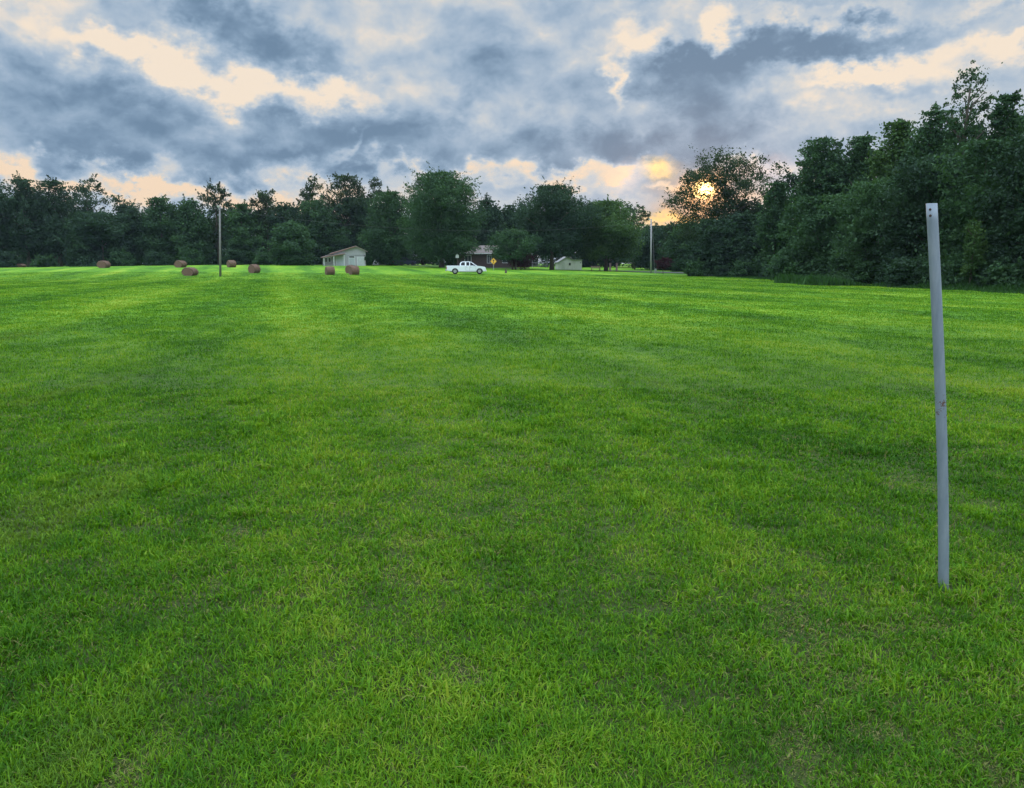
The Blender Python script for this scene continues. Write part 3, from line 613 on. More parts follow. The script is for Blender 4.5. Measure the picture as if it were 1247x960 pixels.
# rank weeds in front of the right wood: one mass of uncountable stems
def weeds():
    rng = np.random.RandomState(9); line = [(835, 108), (860, 101.5), (905, 91), (950, 81), (1000, 70.5), (1060, 59.5), (1110, 53.5), (1160, 49.5), (1247, 43.5), (1330, 39)]
    P = [gp(*a) for a in line]; V = []
    for i in range(len(P) - 1):
        a, b = np.array(P[i]), np.array(P[i + 1]); ln = np.linalg.norm(b - a); n = int(ln * 520)
        t = rng.rand(n); q = a + (b - a) * t[:, None]; nrm = np.array([-(b - a)[1], (b - a)[0]]) / ln
        if nrm[1] < 0: nrm = -nrm
        off = rng.rand(n) * 3.4 + .5 * np.sin(t * ln * .9) + .3 * rng.randn(n); q = q + nrm * off[:, None]; h = (.12 + .55 * np.clip(off / 3, 0, 1)) * (.4 + .9 * rng.rand(n)) * (.6 + .8 * vn(q[:, 0], q[:, 1], 1.4))
        h = h * np.clip((i + t - 1.6) / 2.2, .2, 1)
        V.append(np.c_[q, h])
    V = np.concatenate(V); n = len(V); z = gz(V[:, 0], V[:, 1]); a = rng.rand(n) * 6.28; w = .05 + .06 * rng.rand(n); dx = rng.randn(n) * .25 * V[:, 2]; dy = rng.randn(n) * .25 * V[:, 2]
    A = np.c_[V[:, 0] - np.cos(a) * w, V[:, 1] - np.sin(a) * w, z - .01]; B = np.c_[V[:, 0] + np.cos(a) * w, V[:, 1] + np.sin(a) * w, z - .01]; T_ = np.c_[V[:, 0] + dx, V[:, 1] + dy, z + V[:, 2]]
    VV = np.stack([A, B, T_], 1).reshape(-1, 3)
    props(mesh_np('undergrowth', VV, [np.arange(n * 3).reshape(-1, 3)], LEAF['weed'], attrs={'tint': np.repeat(rng.rand(n), 3)}), 'strip of uncut weeds along the foot of the right wood', 'undergrowth', kind='stuff')
weeds()
# ------------------------------------------------------------------ evening haze
hm = bpy.data.materials.new('evening haze'); hm.use_nodes = True; hm.node_tree.nodes.clear(); _v = hm.node_tree.nodes.new('ShaderNodeVolumePrincipled'); _o = hm.node_tree.nodes.new('ShaderNodeOutputMaterial')
hm.node_tree.links.new(_v.outputs[0], _o.inputs['Volume']); _v.inputs['Color'].default_value = (.62, .78, 1, 1); _v.inputs['Density'].default_value = .00009
bm = bmesh.new(); box(bm, Vector((0, 350, 14)), (2600, 2100, 36)); hz = obj('haze', bm, hm); props(hz, 'thin evening haze over the field', 'haze', kind='stuff')
# ------------------------------------------------------------------ steel post
def post():
    g = G('galvanised steel'); o = g.objc(); n = g.noise(o, 9, 6, .65, (3, 3, .5)); n2 = g.noise(o, 70, 4, .6)
    col = g.ramp(n, [(.3, (.15, .20, .235)), (.55, (.21, .26, .295)), (.8, (.30, .35, .375))]); col = g.mix(g.math('MULTIPLY', n2, .35), col, (.17, .19, .22))
    sp_ = g.n('ShaderNodeSeparateXYZ'); g.l(o, sp_.inputs[0])
    def near(z, r):
        return g.math('SUBTRACT', 1., g.math('DIVIDE', g.math('ABSOLUTE', g.math('SUBTRACT', sp_.outputs[2], z)), r), clamp=True)
    rn = g.noise(o, 34, 5, .7); rn2 = g.noise(o, 12, 3)
    rust = g.math('MULTIPLY', near(.93, .07), g.math('GREATER_THAN', g.math('ADD', rn, g.math('MULTIPLY', rn2, .3)), .72))
    rust = g.math('ADD', rust, g.math('MULTIPLY', near(.62, .05), g.math('GREATER_THAN', rn, .64)), clamp=True)
    rust = g.math('MINIMUM', g.math('MULTIPLY', rust, 3), 1.)
    col = g.mix(rust, col, (.11, .06, .04))
    dirt = g.math('MULTIPLY', near(0., .10), g.math('MULTIPLY', rn, .9)); col = g.mix(dirt, col, (.09, .08, .05))
    M = g.pbsdf(col, .55, .15, bump=n2, bstr=.25, bdist=.002)
    B = POST_BASE; Tp = at(1134.5, 248, B.y + .05); H = (Tp - B).length
    root = thing('steel_post', 'leaning grey galvanised steel post standing alone in the near grass', 'post', B)
    ax = (Tp - B).normalized(); r = .0238
    bm = bmesh.new(); seg = 28; rings = []
    N_ = 24
    def ring(p, rad): return [bm.verts.new(p + Vector((math.cos(2 * math.pi * k / seg), math.sin(2 * math.pi * k / seg), 0)) * rad) for k in range(seg)]
    for i in range(N_ + 1):
        t = i / N_; p = ax * (H * t) + Vector((.010 * math.sin(math.pi * t), 0, 0)); p.z -= .12 * (1 - t) ** 8
        rings.append(ring(p, r * (1 + .004 * math.sin(i * 1.7))))
    rings.append(ring(ax * H, r * .86)); rings.append(ring(ax * (H - .1), r * .86))
    for a, b in zip(rings, rings[1:]):
        for k in range(seg): bm.faces.new((a[k], a[(k + 1) % seg], b[(k + 1) % seg], b[k]))
    obj('pipe', bm, M, root, True)
    HM = simple('rusty hole', (.05, .03, .025), .9, 0, .4, 60)
    view = (Vector((0, 0, CAMZ)) - Tp).normalized(); view.z = 0; view.normalize(); side = Vector((view.y, -view.x, 0))
    for zz_ in (.028, .056):
        for sgn in (1,):
            dirv = (view * .93 - side * -.30).normalized()
            c = ax * (H - zz_) + dirv * (r * .985); bm = bmesh.new()
            res = bmesh.ops.create_cone(bm, segments=14, radius1=.0062, radius2=.0050, depth=.0036, cap_ends=True)
            bmesh.ops.transform(bm, matrix=Matrix.Translation(c) @ dirv.to_track_quat('Z', 'Y').to_matrix().to_4x4(), verts=bm.verts)
            obj('hole_disc', bm, HM, root)  # dark disc stands in for an open hole, its shade put into the colour
    # trodden soil around the foot
post()
# ------------------------------------------------------------------ hay bales
def hay_mat():
    g = G('weathered hay'); o = g.objc(); n = g.noise(o, 9, 6, .7, (1, 4, 1)); n2 = g.noise(o, 40, 5, .7, (1, 3, 1)); n3 = g.noise(o, 1.6, 3)
    col = g.ramp(g.math('MULTIPLY_ADD', n2, .5, g.math('MULTIPLY', n, .6)), [(.3, (.085, .048, .032)), (.55, (.17, .10, .065)), (.8, (.29, .19, .125))])
    col = g.mix(g.math('MULTIPLY', n3, .5), col, (.10, .066, .046))
    return g.pbsdf(col, .95, 0, bump=n2, bstr=.9, bdist=.05)
HAY = hay_mat()
def bale(seed):
    """round bale: axis along local x, slumped under its own weight"""
    rng = np.random.RandomState(seed); seg, nl = 40, 14; V = []; r = .72; hw = .62
    for i in range(nl + 1):
        t = i / nl * 2 - 1; edge = 1 - .10 * abs(t) ** 8
        for k in range(seg):
            a = 2 * math.pi * k / seg; rad = r * edge * (1 + .012 * math.sin(i * 2.1 + seed) + .025 * rng.randn())
            x = t * hw; y = math.cos(a) * rad * 1.06; z = math.sin(a) * rad
            z = max(z, -r * .88 + .02 * rng.rand()); V.append((x, y, z + r * .86))
    Q = [(i * seg + k, i * seg + (k + 1) % seg, (i + 1) * seg + (k + 1) % seg, (i + 1) * seg + k) for i in range(nl) for k in range(seg)]
    T3 = []
    for end, i0 in ((-1, 0), (1, nl * seg)):
        prev = [i0 + k for k in range(seg)]
        for j, fr in enumerate((.8, .6, .4, .2)):
            b = len(V)
            for k in range(seg):
                p = V[i0 + k]; V.append((end * (hw + .03 * (j % 2) + .02 * rng.rand()), p[1] * fr, (p[2] - r * .86) * fr + r * .86))
            cur = [b + k for k in range(seg)]
            Q += [(prev[k], prev[(k + 1) % seg], cur[(k + 1) % seg], cur[k]) for k in range(seg)]; prev = cur
        c = len(V); V.append((end * (hw + .02), 0, r * .86)); T3 += [(prev[k], prev[(k + 1) % seg], c) for k in range(seg)]
    # loose straw standing off the surface
    b = len(V); V = np.array(V); m = 900; idx = rng.randint(0, (nl + 1) * seg, m); P = V[idx]; d = rng.randn(m, 3) * .05; e = rng.randn(m, 3) * .012
    S = np.stack([P - e, P + e, P + d + (P - np.array([0, 0, r * .86])) * np.array([0, .05, .05])], 1).reshape(-1, 3)
    V = np.concatenate([V, S]); ts = np.arange(m * 3).reshape(-1, 3) + b
    return mesh_np('hay_bale', V, [np.array(Q), np.concatenate([np.array(T3), ts])], HAY, smooth_=True)
HB = 'round hay bales lying on the field'
prot = None
for k, (px, Y, yaw, s, lab) in enumerate([
        (231, 101, 80, (1.08, 1.38, .93), 'wide brown hay bale nearest the camera, in front of the pinkish far one'),
        (220, 124, 70, (1.05, 1.30, .95), 'pinkish round hay bale partly behind the wide near one'),
        (126.5, 126, 82, (1.05, 1.36, 1.0), 'lone brown hay bale out at the left of the field'),
        (26, 153, 75, (1, 1.2, .6), 'hay bale barely showing over the rise at far left'),
        (282, 126, 40, (1, 1.2, .98), 'round hay bale just right of the thin grey pole, farther back'),
        (309.5, 109, 62, (1, 1.08, 1.03), 'hay bale right of the thin grey pole, nearer and turned end on'),
        (401.5, 104, 30, (1, .9, .98), 'upright looking brown hay bale in front of the left half of the barn'),
        (431, 105, 35, (1, .98, 1.04), 'reddish hay bale in front of the right end of the barn'),
        (427, 110, 55, (1, .95, 1.0), 'hay bale mostly hidden behind the reddish one near the barn')]):
    if k < 3: prot = bale(k + 3) ; o = prot
    else: o = prot.copy(); C.objects.link(o)
    p = onground(px, Y, .04); o.location = p; o.rotation_euler = (0, 0, R(yaw)); o.scale = tuple(v * .87 for v in s); props(o, lab, 'hay bale', HB)
# ------------------------------------------------------------------ poles and wire
POLEM = simple('weathered pole wood', (.17, .165, .16), .85, 0, .25, 5, .3)
POLEW = simple('pale concrete pole', (.30, .30, .30), .7, 0, .15, 5, .2)
METAL = simple('dull aluminium', (.45, .46, .47), .45, .6, .1, 8)
GLASS = simple('lamp glass', (.6, .62, .62), .25, 0, .05, 8)
def pole(px, Y, top, r0, label, M, arm=-1, lamp=True):
    b = onground(px, Y, .2); t = at(px, top, Y); H = t.z - b.z
    root = thing('utility_pole', label, 'pole', b); root.rotation_euler = (0, math.atan2(t.x - b.x, H), 0); bm = bmesh.new(); tube(bm, [(0, 0, 0), (0, 0, H * .5), (0, 0, H)], [r0, r0 * .85, r0 * .7], 12); obj('pole_shaft', bm, M, root, True)
    if lamp:
        bm = bmesh.new(); tube(bm, [(0, 0, H - .25), (arm * .22, -.25, H - .08), (arm * .4, -.55, H - .05)], .025, 6); a_ = obj('lamp_arm', bm, METAL, root, True)
        bm = bmesh.new(); box(bm, Vector((arm * .46, -.68, H - .03)), (.24, .34, .16), bev=.03); lh = obj('lamp_head', bm, METAL, root)
        bm = bmesh.new(); bmesh.ops.create_uvsphere(bm, u_segments=10, v_segments=6, radius=.11); bmesh.ops.transform(bm, matrix=Matrix.Translation((arm * .46, -.72, H - .13)), verts=bm.verts); o_ = obj('lamp_glass', bm, GLASS, lh, True)
    bm = bmesh.new(); tube(bm, [(0, -r0 * .7, H - .4), (0, -r0 * .7 - .09, H - .4)], .035, 8); obj('insulator', bm, GLASS, root, True)
    return Vector((t.x, b.y - r0 * .7 - .09, t.z - .4)), b
wa, _ = pole(267.5, 97, 251, .14, 'thin grey wooden pole with small lamp among the hay bales', POLEM, .2)
wb, pb = pole(793, 125, 267, .14, 'pale lamp pole standing at the right beside the small red leaved tree', POLEW, -1)
bm = bmesh.new(); pts = []
for i in range(33):
    t = i / 32; p = wa.lerp(wb, t); p.z -= 2.0 * 4 * t * (1 - t); pts.append(p)
tube(bm, pts, .011, 5, True); wire = obj('power_wire', bm, simple('wire', (.06, .06, .065), .6)); props(wire, 'thin dark overhead wire running between the two poles', 'wire')
bm = bmesh.new(); e = Vector(gp(797.5, 124.3) + (0,)); e.z = gz1(e.x, e.y) - .1; tube(bm, [pb + Vector((0.05, 0, 7.2)), e], .010, 5); props(obj('guy_wire', bm, METAL), 'thin stay wire slanting down from the pale lamp pole', 'wire')
t_ = thing('meter_post', 'short pale meter post at the foot of the lamp pole', 'post', onground(798.5, 123.5)); bm = bmesh.new(); box(bm, Vector((0, 0, .2)), (.12, .12, .6), bev=.01); obj('stake', bm, POLEW, t_); bm = bmesh.new(); box(bm, Vector((0, -.03, .58)), (.3, .2, .32), bev=.03); obj('meter_box', bm, METAL, t_)
# ------------------------------------------------------------------ buildings
def board_mat(name, c, gap=.22, vertical=True):
    g = G(name); o = g.objc(); sx = g.n('ShaderNodeSeparateXYZ'); g.l(o, sx.inputs[0]); v = sx.outputs[0] if vertical else sx.outputs[2]
    fr = g.math('FRACT', g.math('DIVIDE', v, gap)); ln = g.math('GREATER_THAN', fr, .06)
    n = g.noise(o, 3, 5, .65, (1, 1, .4)); col = g.mix(n, tuple(x * .72 for x in c), tuple(min(1, x * 1.1) for x in c)); col = g.mix(ln, tuple(x * .5 for x in c), col)
    return g.pbsdf(col, .7, 0, bump=ln, bstr=.5)
WHITEB = board_mat('white painted boards', (.40, .40, .42)); CREAMB = board_mat('cream siding', (.66, .66, .60), .18, False)
ROOFM = board_mat('pale metal roofing', (.36, .30, .28), .6); RUST = simple('rusty eave', (.22, .10, .075), .8)
DARK = simple('dark opening', (.02, .022, .025), .4); PANE = simple('window pane', (.05, .06, .07), .15, 0, .1); TRIM = simple('white trim', (.62, .64, .64), .6, 0, .08)
def barn():
    b = onground(394, 144, .15); root = thing('barn', 'white weathered barn with lean-to roof beyond the hay bales', 'barn', b, R(15)); root.scale = (.85, .85, .80)
    dpt = 9.
    bm = bmesh.new(); prism(bm, [(2.1, 0), (9.1, 0), (9.1, 3.55), (7.0, 4.65), (2.1, 3.1)], 0, dpt); obj('main_wall', bm, WHITEB, root)
    bm = bmesh.new(); prism(bm, [(0, 0), (2.09, 0), (2.09, 2.85), (0, 2.2)], .35, dpt - .5); obj('lean_to_wall', bm, WHITEB, root)
    def slab(name, p, q, th, y0, y1, m, par=root):
        bm = bmesh.new(); p = Vector((p[0], 0, p[1])); q = Vector((q[0], 0, q[1])); n = (q - p).cross(Vector((0, 1, 0))).normalized(); n = n if n.z > 0 else -n
        prism(bm, [(p.x, p.z), (q.x, q.z), ((q + n * th).x, (q + n * th).z), ((p + n * th).x, (p + n * th).z)], y0, y1); return obj(name, bm, m, par)
    r1 = slab('roof', (1.5, 2.93), (7.0, 4.67), .10, -.5, dpt + .3, ROOFM); slab('roof', (7.0, 4.67), (9.5, 3.35), .10, -.5, dpt + .3, ROOFM)
    slab('fascia', (1.5, 2.78), (7.0, 4.52), .15, -.54, -.505, RUST, r1)
    r2 = slab('porch_roof', (-.5, 2.06), (4.6, 2.95), .09, -1.5, -.02, ROOFM); slab('lean_to_roof', (-.4, 2.10), (2.09, 2.90), .09, .02, dpt - .4, ROOFM)
    slab('fascia', (-.5, 1.95), (4.6, 2.84), .11, -1.54, -1.505, RUST, r2)
    for x in (.1, 2.2, 4.4):
        bm = bmesh.new(); box(bm, Vector((x, -1.4, 1.2)), (.12, .12, 2.1 + x * .18)); obj('porch_post', bm, TRIM, root)
    def fr(name, x, z, w, h, m, y=-.03, trim=True, par=None):
        bm = bmesh.new(); box(bm, Vector((x, y, z)), (w, .06, h)); o = obj(name, bm, m, par or root)
        if trim:
            bm = bmesh.new()
            for (dx, dz, ww, hh) in ((0, h / 2 + .04, w + .16, .08), (0, -h / 2 - .04, w + .16, .08), (w / 2 + .04, 0, .08, h), (-w / 2 - .04, 0, .08, h)): box(bm, Vector((x + dx, y - .01, z + dz)), (ww, .09, hh))
            obj('frame', bm, TRIM, o)
        return o
    fr('window', .6, 1.5, .38, .9, DARK, .32); fr('window', 1.35, 1.5, .38, .9, DARK, .32)
    fr('door', 3.6, 1.15, 1.6, 2.0, board_mat('grey door boards', (.45, .50, .52)))
    fr('window', 6.1, 2.2, 1.1, .35, DARK); fr('door', 6.1, 1.0, 1.2, 1.8, board_mat('grey green door', (.42, .48, .48))); fr('door', 8.0, 1.15, 1.4, 2.0, board_mat('pale door boards', (.5, .54, .54)))
    bm = bmesh.new(); box(bm, Vector((7.2, -.035, 2.58)), (3.6, .05, .08)); obj('trim_board', bm, simple('grey trim', (.2, .22, .23)), root)
barn()
def brick_mat():
    g = G('brown brick'); o = g.objc(); b = g.n('ShaderNodeTexBrick'); m = g.n('ShaderNodeMapping'); g.l(o, m.inputs[0]); m.inputs['Rotation'].default_value = (R(90), 0, 0); g.l(m.outputs[0], b.inputs[0])
    b.inputs['Color1'].default_value = (.085, .055, .05, 1); b.inputs['Color2'].default_value = (.12, .08, .07, 1); b.inputs['Mortar'].default_value = (.15, .14, .13, 1)
    b.inputs['Scale'].default_value = 4; b.inputs['Mortar Size'].default_value = .02
    return g.pbsdf(b.outputs[0], .9)
def house():
    b = onground(557, 146, .1); root = thing('brick_house', 'low brown brick house with shallow roof behind the white pickup', 'house', b, 0)
    Wd, Dp, Hh = 13.6, 8., 2.6; RF = simple('brown shingles', (.14, .115, .10), .9, 0, .25, 12, .5)
    bm = bmesh.new(); box(bm, Vector((Wd / 2, Dp / 2, Hh / 2)), (Wd, Dp, Hh)); obj('wall', bm, brick_mat(), root)
    bm = bmesh.new(); e = .6; a = [bm.verts.new(v) for v in ((-e, -e, Hh + .01), (Wd + e, -e, Hh + .01), (Wd + e, Dp + e, Hh + .01), (-e, Dp + e, Hh + .01))]; r0, r1 = bm.verts.new((3.9, Dp / 2, 4.15)), bm.verts.new((Wd - 3.9, Dp / 2, 4.15))
    for f in ((a[0], a[1], r1, r0), (a[1], a[2], r1), (a[2], a[3], r0, r1), (a[3], a[0], r0), (a[3], a[2], a[1], a[0])): bm.faces.new(f)
    rf = obj('roof', bm, RF, root)
    bm = bmesh.new()
    for (c, s) in (((Wd / 2, -e - .03, Hh - .06), (Wd + 2 * e, .06, .16)), ((-e - .03, Dp / 2, Hh - .06), (.06, Dp + 2 * e, .16))): box(bm, Vector(c), s)
    obj('eave_board', bm, TRIM, rf)
    bm = bmesh.new(); box(bm, Vector((11.5, Dp / 2 + .9, 4.5)), (.7, .7, 1.3)); obj('chimney', bm, brick_mat(), rf)
    for x, w, h, z in ((2.0, 1.1, 1.1, 1.6), (6.0, .7, 1.3, 1.5), (9.2, 1.4, 1.2, 1.5)):
        bm = bmesh.new(); box(bm, Vector((x, -.02, z)), (w, .05, h)); wn = obj('window', bm, PANE, root); bm = bmesh.new()
        for (dx, dz, ww, hh) in ((0, h / 2 + .05, w + .2, .1), (0, -h / 2 - .05, w + .2, .1), (w / 2 + .05, 0, .1, h), (-w / 2 - .05, 0, .1, h), (0, 0, .05, h)): box(bm, Vector((x + dx, -.045, z + dz)), (ww, .06, hh))
        obj('frame', bm, TRIM, wn)
    bm = bmesh.new(); box(bm, Vector((11.9, -.03, 1.1)), (.95, .06, 2.1)); dr = obj('door', bm, simple('dark red door', (.16, .03, .03), .5), root); bm = bmesh.new(); box(bm, Vector((11.55, -.08, 1.1)), (.06, .06, .12)); obj('handle', bm, METAL, dr)
    # porch rail at the right end
    bm = bmesh.new(); box(bm, Vector((15.4, -1.6, .9)), (2.8, .08, .08)); box(bm, Vector((15.4, -1.6, .25)), (2.8, .08, .08))
    for k in range(12): box(bm, Vector((14.05 + k * .245, -1.6, .57)), (.05, .05, .58))
    obj('porch_railing', bm, TRIM, root)
    for x in (14.0, 15.4, 16.75):
        bm = bmesh.new(); box(bm, Vector((x, -1.6, 1.35)), (.12, .12, 2.7)); obj('porch_post', bm, TRIM, root)
house()
def shed():
    b = onground(680, 152, .1); root = thing('white_shed', 'small cream white building showing between the maple trunks', 'shed', b, R(8)); root.scale = (.78, .78, .84)
    bm = bmesh.new(); prism(bm, [(0, 0), (3.9, 0), (3.9, 2.3), (2.1, 2.95), (0, 1.75)], 0, 4.); obj('wall', bm, CREAMB, root)
    bm = bmesh.new(); box(bm, Vector((5.0, 1.6, 1.15)), (2.15, 2.6, 2.4)); obj('side_wing', bm, CREAMB, root)
    GR = simple('grey shed roof', (.22, .22, .21), .8)
    bm = bmesh.new(); prism(bm, [(-.25, 1.65), (2.1, 3.0), (4.15, 2.25), (4.15, 2.33), (2.1, 3.10), (-.25, 1.75)], -.25, 4.2); obj('roof', bm, GR, root)
    bm = bmesh.new(); prism(bm, [(3.95, 2.38), (6.3, 2.38), (6.3, 2.46), (3.95, 2.46)], .1, 3.1); obj('wing_roof', bm, GR, root)
    bm = bmesh.new(); box(bm, Vector((2.9, -.02, 1.35)), (.45, .05, .6)); w = obj('window', bm, DARK, root); bm = bmesh.new(); box(bm, Vector((1.2, -.02, .95)), (.8, .05, 1.7)); obj('door', bm, board_mat('cream door', (.55, .58, .5)), root)
shed()
# ------------------------------------------------------------------ pickup
def pickup():
    b = onground(543.2, 110); root = thing('pickup_truck', 'white extended cab pickup parked on the far side of the field', 'pickup truck', b, R(3))
    PAINT = G('white car paint'); n = PAINT.noise(PAINT.objc(), 2, 3); PAINT = PAINT.pbsdf(PAINT.mix(n, (.66, .70, .76), (.74, .78, .83)), .28)
    BLK = simple('black plastic', (.025, .025, .027), .6); TYRE = simple('tyre rubber', (.03, .03, .03), .85); RIM = simple('alloy rim', (.35, .36, .38), .35, .7); GL = simple('tinted car glass', (.02, .025, .035), .08, 0, .05)
    RED = simple('tail lamp red', (.35, .02, .02), .3); CLR = simple('head lamp lens', (.7, .72, .74), .15, 0, .05); CHR = simple('bumper chrome', (.55, .57, .6), .25, .8)
    wx = (1.28, 4.72); wr = .40; hw = .93
    def arch(cx): return [(cx + math.cos(a) * .47, .36 + math.sin(a) * .47) for a in [math.pi * (1 - k / 12) for k in range(13)]]
    low = [(.10, .50)] + [(wx[0] - .47, .38)] + arch(wx[0])[1:-1] + [(wx[0] + .47, .34), (wx[1] - .47, .34)] + arch(wx[1])[1:-1] + [(wx[1] + .47, .36), (5.55, .42)]
    up_ = [(5.60, .62), (5.58, .86), (5.45, 1.0), (4.95, 1.08), (4.35, 1.13), (1.95, 1.13), (.14, 1.13), (.08, 1.10)]
    bm = bmesh.new(); prism(bm, low + up_, -hw, hw)
    es = [e for e in bm.edges if abs(abs(e.verts[0].co.y) - hw) < 1e-4 and abs(abs(e.verts[1].co.y) - hw) < 1e-4 and e.verts[0].co.y * e.verts[1].co.y > 0]
    bmesh.ops.bevel(bm, geom=es, offset=.045, segments=3, affect='EDGES'); body = obj('body', bm, PAINT, root, False)
    # bed well
    bm = bmesh.new(); box(bm, Vector((1.02, 0, 1.128)), (1.55, 1.56, .012)); obj('bed_liner', bm, BLK, root)
    for y in (-.86, .86):
        bm = bmesh.new(); box(bm, Vector((1.0, y, 1.15)), (1.75, .09, .05), bev=.015); obj('bed_rail', bm, PAINT, root)
    # cab with tumblehome
    prof = [(1.92, 1.12), (1.98, 1.50), (2.12, 1.68), (2.45, 1.75), (3.25, 1.75), (3.62, 1.66), (4.42, 1.12)]
    bm = bmesh.new(); yb, yt = .88, .70
    def yy(z): return yb + (yt - yb) * (z - 1.12) / .63
    A = [bm.verts.new((x, -yy(z), z)) for x, z in prof]; B = [bm.verts.new((x, yy(z), z)) for x, z in prof]; bm.faces.new(A); bm.faces.new(B[::-1])
    for i in range(len(prof)): j = (i + 1) % len(prof); bm.faces.new((A[i], B[i], B[j], A[j]))
    bmesh.ops.bevel(bm, geom=[e for e in bm.edges if e.verts[0].co.y * e.verts[1].co.y > 0 and min(v.co.z for v in e.verts) > 1.3], offset=.03, segments=2, affect='EDGES'); obj('cab', bm, PAINT, root)
    def pane(name, pts, par=root):
        for s in (-1, 1):
            bm = bmesh.new(); f = [bm.verts.new((x, s * (yy(z) + .006), z)) for x, z in pts]; bm.faces.new(f if s < 0 else f[::-1]); bmesh.ops.solidify(bm, geom=bm.faces[:], thickness=.008); obj(name, bm, GL, par)
    pane('side_window', [(2.10, 1.20), (2.12, 1.48), (2.28, 1.64), (2.66, 1.66), (2.66, 1.20)])
    pane('side_window', [(2.86, 1.18), (2.86, 1.66), (3.26, 1.66), (3.28, 1.18)]); pane('side_window', [(3.40, 1.18), (3.38, 1.64), (3.56, 1.60), (4.12, 1.18)])
    bm = bmesh.new(); f = [bm.verts.new(v) for v in ((4.345, -.76, 1.185), (4.345, .76, 1.185), (3.67, .66, 1.645), (3.67, -.66, 1.645))]; bm.faces.new(f); bmesh.ops.solidify(bm, geom=bm.faces[:], thickness=.02); bmesh.ops.translate(bm, vec=(.012, 0, .012), verts=bm.verts); obj('windscreen', bm, GL, root)
    bm = bmesh.new(); f = [bm.verts.new(v) for v in ((1.925, -.7, 1.2), (1.925, .7, 1.2), (1.968, .64, 1.5), (1.968, -.64, 1.5))]; bm.faces.new(f); bmesh.ops.solidify(bm, geom=bm.faces[:], thickness=.015); bmesh.ops.translate(bm, vec=(-.012, 0, 0), verts=bm.verts); obj('rear_window', bm, GL, root)
    for x in wx:
        for s in (-1, 1):
            bm = bmesh.new(); res = bmesh.ops.create_cone(bm, segments=28, radius1=wr, radius2=wr, depth=.24, cap_ends=True); bmesh.ops.bevel(bm, geom=[e for e in bm.edges if len(e.link_faces) == 2 and abs(e.verts[0].co.z - e.verts[1].co.z) < 1e-5], offset=.04, segments=2, affect='EDGES')
            bmesh.ops.transform(bm, matrix=Matrix.Translation((x, s * (hw - .135), wr - .015)) @ Matrix.Rotation(math.pi / 2, 4, 'X'), verts=bm.verts); ty = obj('wheel', bm, TYRE, root, True)
            bm = bmesh.new(); bmesh.ops.create_cone(bm, segments=20, radius1=.23, radius2=.20, depth=.03, cap_ends=True); bmesh.ops.transform(bm, matrix=Matrix.Translation((x, s * (hw - .006), wr - .015)) @ Matrix.Rotation(math.pi / 2 * s, 4, 'X'), verts=bm.verts); obj('rim', bm, RIM, ty)
            bm = bmesh.new(); pr = [(x + math.cos(a) * .465, .36 + math.sin(a) * .465) for a in [math.pi * (k / 14) for k in range(15)]]; prism(bm, pr, s * (hw - .30), s * (hw + .003)); obj('wheel_well', bm, BLK, root)
    for s in (-1, 1):
        for x0, x1 in ((2.78, 3.34), (3.35, 4.2)):                                     # door gaps
            bm = bmesh.new()
            for xx in (x0, x1): box(bm, Vector((xx, s * (hw + .001), .80)), (.014, .008, .62))
            box(bm, Vector(((x0 + x1) / 2, s * (hw + .001), .49)), (x1 - x0, .008, .014)); d_ = obj('door', bm, BLK, root)
            bm = bmesh.new(); box(bm, Vector((x0 + .14, s * (hw + .015), .98)), (.16, .03, .035), bev=.008); obj('handle', bm, BLK, d_)
        bm = bmesh.new(); box(bm, Vector((4.05, s * 1.0, 1.24)), (.12, .2, .16), bev=.03); obj('mirror', bm, BLK, root)
        bm = bmesh.new(); box(bm, Vector((.10, s * .84, .86)), (.08, .19, .38), bev=.015); obj('tail_light', bm, RED, root)
        bm = bmesh.new(); box(bm, Vector((5.53, s * .74, .80)), (.16, .32, .18), bev=.03); obj('headlight', bm, CLR, root)
    bm = bmesh.new(); box(bm, Vector((.0, 0, .52)), (.22, 1.86, .20), bev=.03); obj('rear_bumper', bm, CHR, root); bm = bmesh.new(); box(bm, Vector((5.62, 0, .50)), (.16, 1.8, .22), bev=.04); obj('front_bumper', bm, PAINT, root)
    bm = bmesh.new(); box(bm, Vector((5.60, 0, .78)), (.03, .9, .2), bev=.01); obj('grille', bm, BLK, root); bm = bmesh.new(); box(bm, Vector((2.9, 0, .34)), (4.6, 1.3, .14)); obj('chassis', bm, BLK, root)
pickup()
